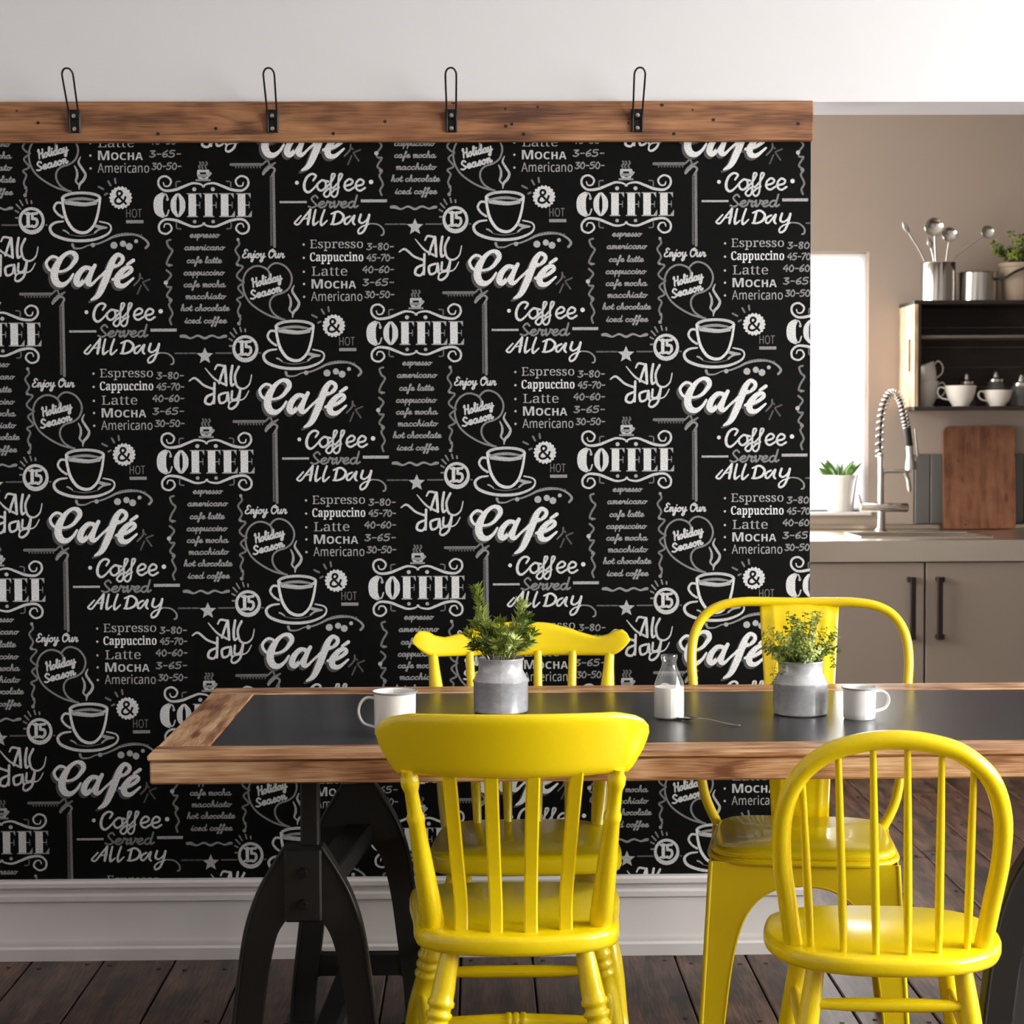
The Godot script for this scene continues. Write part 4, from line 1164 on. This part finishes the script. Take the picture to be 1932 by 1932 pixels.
func tabletop_things() -> void:
	var ty := 0.7605
	var tp := 0.7585
	mug("white enamel mug with handle to the left, behind the near chair's crest", Vector3(-0.165, tp, 1.145), PI + 0.12, 0.0415, 0.086)
	mug("small white enamel mug with handle to the right, beside the leafy herb can", Vector3(0.782, tp, 0.975), 0.15, 0.0335, 0.064)
	var rng := RandomNumberGenerator.new(); rng.seed = 77
	# rosemary in a small zinc churn
	var o := thing("potted_rosemary", "spiky rosemary in a small zinc milk churn, middle of the table", "plant", Vector3(0.046, tp, 0.845), 0.0, "herbs in zinc churns")
	milk_can(o, 1.0)
	var spots := [[-0.05, 0.155, -0.004], [0.045, 0.125, 0.01], [-0.03, 0.07, 0.02], [0.0, 0.085, -0.01], [0.025, 0.07, 0.02], [0.06, 0.08, -0.01], [-0.07, 0.06, 0.0], [0.012, 0.055, 0.04], [-0.02, 0.06, -0.04], [0.04, 0.06, -0.03], [-0.055, 0.085, -0.02], [0.055, 0.1, 0.02], [-0.01, 0.045, 0.05], [-0.04, 0.11, 0.01], [-0.062, 0.04, 0.03], [0.064, 0.045, 0.025], [0.03, 0.05, 0.055], [-0.035, 0.05, 0.045], [0.0, 0.07, 0.03], [-0.02, 0.08, 0.0], [0.02, 0.06, -0.05], [0.07, 0.06, 0.0]]
	var i := 0
	for s in spots:
		var b := Vector3(s[0] * 0.35, 0.104, s[2] * 0.5)
		var tip := Vector3(s[0], 0.108 + s[1], s[2])
		sprig(o, rng, [b, b.lerp(tip, 0.4) + Vector3(rng.randf_range(-0.004, 0.004), 0.008, 0), b.lerp(tip, 0.75) + Vector3(0, 0.004, 0.003), tip], 60 + int(s[1] * 700), 0.021, 0.0045, 0.6, [M.herb, M.herb_pale, M.herb_dark][i % 3], 0.0016)
		i += 1
	# trailing leafy herb in the second churn
	o = thing("potted_oregano", "bushy small-leaved green herb in a zinc milk churn by the right mug", "plant", Vector3(0.672, tp, 0.905), 0.4, "herbs in zinc churns")
	milk_can(o, 0.98)
	for k in 84:
		var a := rng.randf() * TAU
		var q := Vector3(cos(a), 0, sin(a)) * sqrt(rng.randf())
		var hgt := rng.randf_range(-0.1, 1.0) * sqrt(maxf(0.05, 1.0 - q.length_squared() * 0.8))
		var b := Vector3(q.x * 0.03, 0.1, q.z * 0.03)
		var tip := Vector3(q.x * 0.084, 0.128 + hgt * 0.1, q.z * 0.084)
		sprig(o, rng, [b, Vector3(q.x * 0.05, 0.115 + maxf(0.0, hgt) * 0.045, q.z * 0.05), tip], 26, 0.0105, 0.0085, 0.85, [M.herb, M.herb_pale, M.herb_dark, M.herb][k % 4], 0.0008)
	for s in [[-0.075, -0.02, 0.02], [-0.085, 0.06, 0.0], [0.085, 0.005, -0.01], [0.082, 0.04, 0.015], [-0.065, 0.01, 0.035]]:
		sprig(o, rng, [Vector3(s[0] * 0.5, 0.11, s[2]), Vector3(s[0] * 0.8, 0.135, s[2]), Vector3(s[0] * 1.02, 0.11 + s[1] * 0.5, s[2]), Vector3(s[0] * 1.08, 0.085 + s[1], s[2] * 1.3)], 22, 0.0095, 0.007, 0.85, M.herb_dark, 0.0008)
	# bottle of milk
	o = thing("milk_bottle", "small glass bottle half full of milk on the black table top", "bottle", Vector3(0.392, tp, 0.955))
	var st := S()
	lathe(st, [Vector2(0, 0.003), Vector2(0.029, 0.0005), Vector2(0.0315, 0.004), Vector2(0.0315, 0.062), Vector2(0.03, 0.074), Vector2(0.02, 0.098), Vector2(0.0155, 0.108), Vector2(0.0145, 0.118), Vector2(0.0165, 0.122), Vector2(0.0175, 0.127), Vector2(0.0165, 0.132), Vector2(0.014, 0.132)], 32)
	part("glass", st, M.jar, o)
	st = S()
	lathe(st, [Vector2(0, 0.004), Vector2(0.028, 0.003), Vector2(0.0302, 0.006), Vector2(0.0302, 0.062), Vector2(0.0295, 0.0655), Vector2(0, 0.065)], 32)
	part("milk", st, M.milk, o)
	# teaspoon
	o = thing("teaspoon", "small steel teaspoon lying in front of the milk bottle", "spoon", Vector3(0.462, tp, 1.018), -0.72)
	st = S()
	var prof := [[-0.07, 0.001], [-0.066, 0.009], [-0.056, 0.0135], [-0.045, 0.013], [-0.035, 0.008], [-0.026, 0.0035], [0.0, 0.0022], [0.04, 0.003], [0.072, 0.0052], [0.079, 0.004], [0.081, 0.0008]]
	var spoon := func(u: float, v: float, side: float) -> Vector3:
		var f := u * (prof.size() - 1)
		var k := mini(floori(f), prof.size() - 2)
		var x: float = lerpf(prof[k][0], prof[k + 1][0], f - k); var w: float = lerpf(prof[k][1], prof[k + 1][1], f - k)
		var bowl := 0.005 * exp(-pow((x + 0.05) / 0.016, 2.0)) * (1.0 - pow(2 * v - 1, 2.0))
		return Vector3(x, 0.006 + 0.002 * smoothstep(-0.04, 0.0, x) - 0.0055 * smoothstep(-0.01, 0.07, x) - bowl + side * 0.0006, -(v - 0.5) * 2.0 * w)
	solid(st, 40, 8, func(u, v): return spoon.call(u, v, 1.0), func(u, v): return spoon.call(u, v, -1.0))
	part("spoon_body", st, M.steel, o)

# ---------------------------------------------------------------- kitchen
func build_kitchen() -> void:
	var st: SurfaceTool
	var zf := -2.74
	var k := 0
	for c in [[0.75, 1.275, "next to the partition, its door half hidden"], [1.279, 1.8035, "left of the door gap behind the metal chair"], [1.8085, 2.36, "right of the door gap"], [2.364, 2.9, "at the far right"]]:
		var cx: float = (c[0] + c[1]) / 2; var w: float = c[1] - c[0]
		var o := thing("base_cabinet", "taupe flat-fronted kitchen base cabinet " + c[2], "cabinet", Vector3(cx, 0, -3.15), 0.0, "base cabinets under the steel worktop")
		st = S(); box(st, Vector3(0, 0.456, -0.01), Vector3(w, 0.712, 0.76), 0.0); part("body", st, M.cabinet_body, o)
		st = S(); box(st, Vector3(0, 0.05, 0.0), Vector3(w, 0.1, 0.68), 0.0); part("plinth", st, M.cabinet_body, o)
		st = S(); box(st, Vector3(0, 0.4565, 0.3905), Vector3(w - 0.003, 0.707, 0.02), 0.002)
		var d := part("door", st, M.cabinet, o)
		var hx: float = w / 2 - 0.052
		if k % 2 == 0: hx = -hx + 0.0
		st = S()
		for y in [0.51, 0.742]: box(st, Vector3(hx + (0.004 if k % 2 == 0 else -0.004), y, 0.412), Vector3(0.034, 0.02, 0.024), 0.003)
		sweep(st, [Vector3(hx, 0.5, 0.428), Vector3(hx, 0.752, 0.428)], rect2(0.022, 0.012, 0.003), 1.0, Vector3.RIGHT, false)
		part("handle", st, M.dark_metal, d, "dark metal bar handle")
		k += 1
	# worktop with a sunk bowl
	var wt := thing("steel_worktop", "thick brushed stainless steel kitchen worktop with sunken sink bowl", "worktop", Vector3(1.8, 0.9, -3.165))
	st = S()
	var X0 := -1.1; var X1 := 1.1; var sx0 := -0.22; var sx1 := 0.32; var sz0 := -0.12; var sz1 := 0.26
	var half := 0.43
	var top := func(lo: Vector2, hi: Vector2) -> void: box(st, Vector3((lo.x + hi.x) / 2, -0.0425, (lo.y + hi.y) / 2), Vector3(hi.x - lo.x, 0.085, hi.y - lo.y), 0.0)
	top.call(Vector2(X0, -half), Vector2(sx0, half)); top.call(Vector2(sx1, -half), Vector2(X1, half))
	top.call(Vector2(sx0, -half), Vector2(sx1, sz0)); top.call(Vector2(sx0, sz1), Vector2(sx1, half))
	part("slab", st, M.steel_brushed, wt)
	st = S()
	box(st, Vector3((sx0 + sx1) / 2, -0.082, (sz0 + sz1) / 2), Vector3(sx1 - sx0 - 0.001, 0.004, sz1 - sz0 - 0.001), 0.0)
	part("sink_bowl", st, M.steel, wt)
	st = S()
	box(st, Vector3(0, 0.011, -half + 0.012), Vector3(2.2, 0.022, 0.016), 0.003)
	part("upstand", st, M.steel_brushed, wt)
	st = S()
	var rp := []
	for q in [[sx0, sz0], [sx1, sz0], [sx1, sz1], [sx0, sz1]]: rp.append(Vector3(q[0], 0.001, q[1]))
	for i in 4: sweep(st, [rp[i], rp[(i + 1) % 4]], circle(8), 0.006)
	part("sink_rim", st, M.steel, wt)
	# tap with a spring hose
	var f := thing("spring_tap", "tall chrome kitchen tap with coiled spring hose beside the window", "tap", Vector3(1.765, 0.9, -3.4))
	st = S(); lathe(st, [Vector2(0, 0), Vector2(0.03, 0), Vector2(0.03, 0.006), Vector2(0.02, 0.014), Vector2(0.018, 0.09), Vector2(0, 0.09)], 20); part("base", st, M.steel, f)
	st = S()
	sweep(st, [Vector3(-0.095, 0.105, 0), Vector3(-0.09, 0.105, 0), Vector3(0.115, 0.105, 0), Vector3(0.12, 0.105, 0)], circle(16), [0.014, 0.02, 0.02, 0.016])
	var body := part("mixer_body", st, M.steel, f)
	st = S(); sweep(st, [Vector3(-0.085, 0.115, 0), Vector3(-0.1, 0.165, 0.01)], circle(8), [0.006, 0.0045]); part("lever", st, M.steel, body)
	st = S(); sweep(st, [Vector3(0, 0.08, 0), Vector3(0, 0.345, 0)], circle(16), 0.0135); part("riser", st, M.steel, f)
	st = S(); sweep(st, spline([Vector3(0, 0.235, 0), Vector3(0.012, 0.258, 0), Vector3(0.03, 0.264, 0), Vector3(0.1, 0.264, 0), Vector3(0.128, 0.264, 0)], 4), circle(10), 0.0085); part("support_arm", st, M.steel, f)
	st = S(); sweep(st, spline([Vector3(0.104, 0.258, 0), Vector3(0.118, 0.23, 0), Vector3(0.126, 0.175, 0)], 4), circle(10), [0.01, 0.01, 0.01, 0.01, 0.01, 0.01, 0.01, 0.01, 0.008]); part("spout", st, M.steel, f)
	var arc := spline([Vector3(-0.006, 0.33, 0), Vector3(-0.004, 0.44, 0), Vector3(0.008, 0.54, 0), Vector3(0.035, 0.6, 0), Vector3(0.062, 0.603, 0), Vector3(0.088, 0.565, 0), Vector3(0.103, 0.5, 0), Vector3(0.112, 0.45, 0)], 8)
	st = S(); sweep(st, arc, circle(10), 0.007); part("hose", st, M.rubber, f)
	st = S()
	var coil := []
	var turns := 26
	var steps := turns * 10
	for i in steps + 1:
		var q := float(i) / steps * (arc.size() - 1)
		var a: Vector3 = arc[mini(floori(q), arc.size() - 2)]; var b: Vector3 = arc[mini(floori(q) + 1, arc.size() - 1)]
		var p := a.lerp(b, q - floorf(q))
		var tn := (b - a).normalized()
		var n1 := Vector3(-tn.y, tn.x, 0)
		var an := TAU * turns * i / steps
		coil.append(p + n1 * cos(an) * 0.0155 + Vector3(0, 0, sin(an) * 0.0155))
	sweep(st, coil, circle(6), 0.0042)
	part("spring", st, M.steel, f)
	st = S(); sweep(st, [Vector3(0.112, 0.46, 0), Vector3(0.124, 0.375, 0)], circle(14), [0.0165, 0.0175]); part("grip", st, M.rubber, f, "black rubber grip")
	st = S(); sweep(st, [Vector3(0.124, 0.378, 0), Vector3(0.128, 0.33, 0), Vector3(0.13, 0.3, 0), Vector3(0.131, 0.27, 0)], circle(14), [0.0165, 0.016, 0.024, 0.026]); part("spray_head", st, M.steel, f)
	st = S(); sweep(st, [Vector3(0.145, 0.45, 0.006), Vector3(0.16, 0.33, 0.006)], circle(8), [0.004, 0.006]); part("trigger", st, M.steel, f)
	# splashback boards
	var sb := thing("splashback", "grey splashback of narrow upright boards behind the cutting board", "splashback", Vector3(1.957, 0.925, -3.592))
	for i in 12:
		st = S(); box(st, Vector3(0.035 + i * 0.0705, 0.155, 0), Vector3(0.067, 0.31, 0.012), 0.003); part("board", st, M.splash, sb)
	st = S(); box(st, Vector3(0.42, 0.155, -0.005), Vector3(0.845, 0.306, 0.005), 0.0); part("backing", st, M.rubber, sb)
	# cutting board leaning on the wall
	var cb := thing("cutting_board", "worn brown wooden cutting board leaning on the kitchen wall", "cutting board", Vector3(2.238, 0.902, -3.525))
	st = S()
	var poly := PackedVector2Array()
	for q in [[0.155, 0.0, 0.012], [0.16, 0.46, 0.03], [-0.16, 0.46, 0.03], [-0.165, 0.0, 0.012]]:
		var i := poly.size()
		for j in 5:
			var a0 := -PI / 2 if q[0] > 0 and q[1] < 0.1 else (0.0 if q[0] > 0 else (PI / 2 if q[1] > 0.1 else PI))
			var a := a0 + PI / 2 * j / 4.0
			var rr: float = q[2]
			poly.append(Vector2(q[0] - signf(q[0]) * rr + rr * cos(a), (q[1] - rr if q[1] > 0.1 else rr) + rr * sin(a)))
	var leanv := func(a: float, b: float, d: float) -> Vector3: return Vector3(a, b * 0.994 + d * 0.1, d - b * 0.1 - 0.01)
	prism(st, poly, 0.022, leanv, true)
	var cbm := part("board", st, M.cutting, cb)
	cbm.material_override = M.cutting
	# plant on the window sill
	var rng := RandomNumberGenerator.new(); rng.seed = 31
	var sp := thing("sill_plant", "green plant in a white pot on the kitchen window sill", "plant", Vector3(1.628, 0.981, -3.625))
	st = S(); lathe(st, [Vector2(0, 0), Vector2(0.056, 0), Vector2(0.06, 0.004), Vector2(0.076, 0.14), Vector2(0.08, 0.145), Vector2(0.08, 0.163), Vector2(0.074, 0.163), Vector2(0.07, 0.14), Vector2(0, 0.14)], 28); part("pot", st, M.pot_white, sp)
	st = S(); lathe(st, [Vector2(0.071, 0.143), Vector2(0.03, 0.148), Vector2(0, 0.15)], 16); part("soil", st, M.soil, sp)
	for i in 40:
		var a := rng.randf() * TAU; var rr := rng.randf_range(0.01, 0.05)
		st = S()
		var p := Vector3(cos(a) * rr, 0.145, sin(a) * rr)
		var lean := Vector3(cos(a) * (0.25 + rr * 14), 1.0, sin(a) * (0.25 + rr * 10)).normalized()
		fleshy(st, p, lean, rng.randf_range(0.05, 0.105), rng.randf_range(0.018, 0.026))
		part("leaf", st, M.succulent if i % 3 else M.herb_dark, sp)
	shelf_crate(rng)

func fleshy(st: SurfaceTool, p: Vector3, d: Vector3, l: float, w: float) -> void:
	var s := d.cross(Vector3(d.z, 0.2, -d.x)).normalized()
	if s.length() < 0.5: s = Vector3.RIGHT
	var pts := []; var sc := []
	for i in 7:
		var t := i / 6.0
		pts.append(p + d * l * t + Vector3(d.x, 0, d.z) * l * 0.35 * t * t)
		sc.append(maxf(0.04, sin(PI * (0.1 + t * 0.88))) * w * 0.5)
	sweep(st, pts, circle(6, 1.0, 0.3), sc, s)

func cup(label: String, xf: Transform3D, r: float, h: float, turn: float, grp: String) -> void:
	var o := thing("tea_cup", label, "cup", Vector3.ZERO, 0.0, grp)
	o.transform = xf
	o.rotate_object_local(Vector3.UP, turn)
	var st := S()
	lathe(st, [Vector2(0, 0.004), Vector2(r * 0.48, 0.002), Vector2(r * 0.5, 0.0), Vector2(r * 0.54, 0.0), Vector2(r * 0.55, 0.006), Vector2(r * 0.78, h * 0.32), Vector2(r * 0.93, h * 0.66), Vector2(r, h), Vector2(r - 0.003, h), Vector2(r * 0.88, h * 0.62), Vector2(r * 0.7, h * 0.3), Vector2(r * 0.4, 0.009), Vector2(0, 0.008)], 30)
	part("bowl", st, M.china, o)
	st = S()
	sweep(st, spline([Vector3(r * 0.94, h * 0.85, 0), Vector3(r + 0.02, h * 0.92, 0), Vector3(r + 0.03, h * 0.68, 0), Vector3(r + 0.016, h * 0.42, 0), Vector3(r * 0.78, h * 0.32, 0)], 5), circle(8, 0.006, 0.004), 1.0, Vector3.BACK)
	part("handle", st, M.china, o)

func shelf_crate(rng: RandomNumberGenerator) -> void:
	var st: SurfaceTool
	var o := thing("wall_crate", "dark wooden crate shelf on the kitchen wall holding white cups", "shelf", Vector3(1.886, 1.43, -3.598))
	var W := 0.9; var H := 0.473; var D := 0.298; var t := 0.016
	for y in [t / 2, H - t / 2]:
		for j in 2:
			st = S(); box(st, Vector3(W / 2, y, D * (0.25 + 0.5 * j)), Vector3(W, t, D / 2 - 0.003), 0.002, 0); part("plank", st, M.crate, o)
	st = S(); box(st, Vector3(W / 2, 0.318, D / 2 - 0.01), Vector3(W - 2 * t, 0.012, D - 0.03), 0.002, 0); part("inner_shelf", st, M.shelf_edge, o)
	for s in 2:
		st = S()
		var x := t / 2 if s == 0 else W - t / 2
		# end panel of two boards round a hand slot
		for b in [[t, 0.17, 0.0, D], [0.31, H - t, 0.0, D], [0.17, 0.31, 0.0, D * 0.62], [0.17, 0.31, D * 0.76, D]]:
			box(st, Vector3(x, (b[0] + b[1]) / 2, (b[2] + b[3]) / 2), Vector3(t, b[1] - b[0], b[3] - b[2]), 0.0, 1)
		part("end_panel", st, M.pale_wood, o)
		st = S(); box(st, Vector3(x + (t + 0.006) * (0.5 if s == 0 else -0.5) , H / 2, D - 0.012), Vector3(0.022, H - 2 * t - 0.002, 0.02), 0.002, 1); part("corner_batten", st, M.crate, o)
	for j in 5:
		st = S(); box(st, Vector3(W / 2, t + 0.045 + j * 0.0885, 0.006), Vector3(W - 2 * t, 0.085, 0.01), 0.001, 0); part("back_plank", st, M.crate, o)
	var yb := 1.43 + t + 0.0005
	# cups: a leaning pile of two, then two single cups
	var g := "white cups in the wall crate"
	cup("white cup at the bottom of the leaning pile in the crate", Transform3D(Basis(Vector3.BACK, 0.06), Vector3(1.978, yb, -3.47)), 0.062, 0.11, 0.05, g)
	cup("white cup tilted on top of the pile in the crate", Transform3D(Basis(Vector3.BACK, 0.38), Vector3(1.99, yb + 0.075, -3.47)), 0.066, 0.11, 0.05, g)
	cup("cream cup with handle to the left, middle of the crate", Transform3D(Basis.IDENTITY, Vector3(2.1, yb, -3.35)), 0.068, 0.09, PI - 0.15, g)
	cup("low white cup at the right of the crate", Transform3D(Basis.IDENTITY, Vector3(2.262, yb, -3.35)), 0.064, 0.07, PI + 0.25, g)
	for q in [[2.17, -3.52, 0.04, 0.1, "with a steel pourer cap between the cups"], [2.3, -3.52, 0.042, 0.11, "right of the low cup"], [2.385, -3.42, 0.045, 0.09, "at the right picture edge"]]:
		var j := thing("glass_jar", "small clear glass jar in the crate " + q[4], "jar", Vector3(q[0], yb, q[1]), 0.0, "glass jars in the wall crate")
		var r: float = q[2]; var h: float = q[3]
		st = S(); lathe(st, [Vector2(0, 0.003), Vector2(r * 0.9, 0), Vector2(r, 0.005), Vector2(r, h * 0.8), Vector2(r * 0.85, h * 0.92), Vector2(r * 0.85, h), Vector2(r * 0.8, h)], 24); part("glass", st, M.jar, j)
		st = S(); lathe(st, [Vector2(0, h), Vector2(r * 0.87, h), Vector2(r * 0.87, h + 0.012), Vector2(r * 0.35, h + 0.02), Vector2(r * 0.3, h + 0.04), Vector2(r * 0.2, h + 0.048), Vector2(0, h + 0.05)], 20); part("lid", st, M.steel, j)
	# on top of the crate
	var yt := 1.43 + H + 0.0006
	var up := thing("utensil_pot", "tall stainless steel pot of utensils on the wall crate", "pot", Vector3(2.02, yt, -3.43))
	st = S(); lathe(st, [Vector2(0, 0.002), Vector2(0.07, 0), Vector2(0.074, 0.003), Vector2(0.074, 0.166), Vector2(0.0765, 0.169), Vector2(0.075, 0.172), Vector2(0.072, 0.168), Vector2(0.072, 0.01), Vector2(0, 0.008)], 36); part("body", st, M.steel, up)
	var rims := [
		["thin steel skewer spoon leaning furthest left in the utensil pot", Vector3(-0.02, 0.02, 0.0), Vector3(-0.135, 0.30, 0.02), 0.0, 0.012],
		["large round steel serving spoon standing in the utensil pot", Vector3(-0.01, 0.02, 0.02), Vector3(-0.025, 0.285, 0.03), 0.03, 0.042],
		["round steel ladle right of the serving spoon", Vector3(0.02, 0.02, 0.0), Vector3(0.04, 0.26, 0.02), 0.028, 0.034],
		["steel ladle leaning furthest right in the utensil pot", Vector3(0.0, 0.02, -0.03), Vector3(0.2, 0.29, -0.025), 0.02, 0.03],
		["thin steel whisk handle behind the ladle", Vector3(0.01, 0.02, -0.05), Vector3(-0.02, 0.24, -0.055), 0.0, 0.014]]
	for u in rims:
		var q := thing("kitchen_utensil", u[0], "utensil", Vector3(2.02, yt, -3.43), 0.0, "utensils in the steel pot")
		var a: Vector3 = u[1]; var b: Vector3 = u[2]
		st = S(); var over := Vector3(clampf(a.lerp(b, 0.55).x, -0.062, 0.062), 0.178, a.lerp(b, 0.55).z)
		sweep(st, spline([a, over, b], 4), circle(8), 0.0042); part("handle", st, M.steel, q)
		st = S()
		var d := (b - over).normalized()
		var rr: float = u[4]
		var bas := Basis(Vector3.BACK, atan2(-d.x, d.y))
		var c := b + d * rr * 0.95
		if u[3] > 0.0:
			# bowl of the spoon, open to the front
			var xf := Transform3D(bas * Basis(Vector3.RIGHT, PI / 2 - (0.25 if u[3] < 0.03 else 0.0)), c)
			lathe(st, [Vector2(0, -rr * 0.55), Vector2(rr * 0.5, -rr * 0.46), Vector2(rr * 0.85, -rr * 0.2), Vector2(rr, 0.0), Vector2(rr * 0.97, 0.001), Vector2(rr * 0.82, -rr * 0.17), Vector2(rr * 0.48, -rr * 0.42), Vector2(0, -rr * 0.5)], 22, xf)
		else:
			var el := []; var sc := []
			for i in 7:
				el.append(b + d * (i / 6.0) * 0.055); sc.append(maxf(0.1, sin(PI * (0.08 + 0.86 * i / 6.0))) * rr)
			sweep(st, el, circle(10, 1.0, 0.4), sc, Vector3.RIGHT)
		part("head", st, M.steel, q)
	var pan := thing("saucepan", "small steel saucepan with black handle on the wall crate", "saucepan", Vector3(2.195, yt, -3.44))
	st = S(); lathe(st, [Vector2(0, 0.001), Vector2(0.08, 0), Vector2(0.086, 0.004), Vector2(0.087, 0.125), Vector2(0.09, 0.128), Vector2(0.086, 0.128), Vector2(0.084, 0.01), Vector2(0, 0.008)], 36); part("body", st, M.steel, pan)
	st = S(); sweep(st, spline([Vector3(0.07, 0.098, 0.052), Vector3(0.1, 0.1, 0.08), Vector3(0.15, 0.13, 0.1), Vector3(0.26, 0.165, 0.12)], 6), circle(10, 0.009, 0.006), 1.0, Vector3.BACK); part("handle", st, M.rubber, pan, "black curved pan handle")
	var pl := thing("shelf_plant", "leafy green plant in a clay coloured pot at the right end of the crate", "plant", Vector3(2.375, yt, -3.44))
	st = S(); lathe(st, [Vector2(0, 0), Vector2(0.06, 0), Vector2(0.064, 0.003), Vector2(0.082, 0.15), Vector2(0.086, 0.152), Vector2(0.086, 0.168), Vector2(0.08, 0.168), Vector2(0.075, 0.14), Vector2(0, 0.14)], 28); part("pot", st, M.pot_clay, pl)
	for i in 16:
		var a := rng.randf() * TAU
		var ro := rng.randf_range(0.03, 0.12)
		sprig(pl, rng, [Vector3(cos(a) * 0.02, 0.145, sin(a) * 0.02), Vector3(cos(a) * ro * 0.6, 0.21, sin(a) * ro * 0.5), Vector3(cos(a) * ro, 0.16 + rng.randf_range(0.02, 0.16), sin(a) * ro * 0.7)], 26, 0.03, 0.02, 0.75, M.herb_dark if i % 2 else M.herb, 0.0016)

# ---------------------------------------------------------------- scene
func area(called: String, at: Vector3, turn: float, size: Vector2, energy: float, c: Color) -> void:
	var l := AreaLight3D.new()
	l.name = called
	l.area_size = size
	l.light_energy = energy
	l.light_color = c
	l.area_range = 20.0
	l.shadow_enabled = true
	add_child(l)
	l.position = at
	l.rotation.y = turn

func _ready() -> void:
	# camera
	var cam := Camera3D.new()
	cam.name = "camera"
	cam.fov = rad_to_deg(2.0 * atan(966.0 / 3550.0))
	cam.position = Vector3(0, 1.356, 4.81)
	cam.rotation = Vector3(-0.044, -0.018, -0.0045)
	cam.near = 0.05
	var lens := CameraAttributesPhysical.new()
	lens.frustum_focal_length = 12.0 * 3550.0 / 966.0
	lens.frustum_focus_distance = 3.9
	lens.exposure_aperture = 6.3
	cam.attributes = lens
	add_child(cam)
	# sky, exposure
	var env := Environment.new()
	var sm := ProceduralSkyMaterial.new()
	sm.sky_top_color = Color(0.93, 0.96, 1.0); sm.sky_horizon_color = Color(0.97, 0.98, 1.0)
	sm.ground_bottom_color = Color(0.55, 0.55, 0.53); sm.ground_horizon_color = Color(0.9, 0.9, 0.9)
	sm.energy_multiplier = 9.0
	var sky := Sky.new(); sky.sky_material = sm
	env.background_mode = Environment.BG_SKY
	env.sky = sky
	env.tonemap_mode = Environment.TONE_MAPPER_LINEAR
	env.tonemap_exposure = 1.0
	env.sdfgi_enabled = true; env.ssao_enabled = true; env.ssil_enabled = true
	var we := WorldEnvironment.new(); we.name = "environment"; we.environment = env
	add_child(we)
	# daylight at the three windows
	area("right_window_daylight", Vector3(4.58, 1.8, 2.7), PI / 2, Vector2(3.5, 1.65), 35.0, Color(1.0, 0.995, 0.985))
	area("kitchen_side_daylight", Vector3(-0.88, 1.65, -2.2), -PI / 2, Vector2(2.2, 1.4), 8.0, Color(1.0, 0.98, 0.95))
	area("kitchen_window_daylight", Vector3(1.365, 1.56, -3.58), PI, Vector2(0.7, 1.1), 1.6, Color(1.0, 0.99, 0.97))
	make_materials()
	build_room()
	build_rail()
	build_table()
	lath_back_chair()
	hoop_back_chair()
	scroll_back_chair()
	metal_chair()
	tabletop_things()
	build_kitchen()
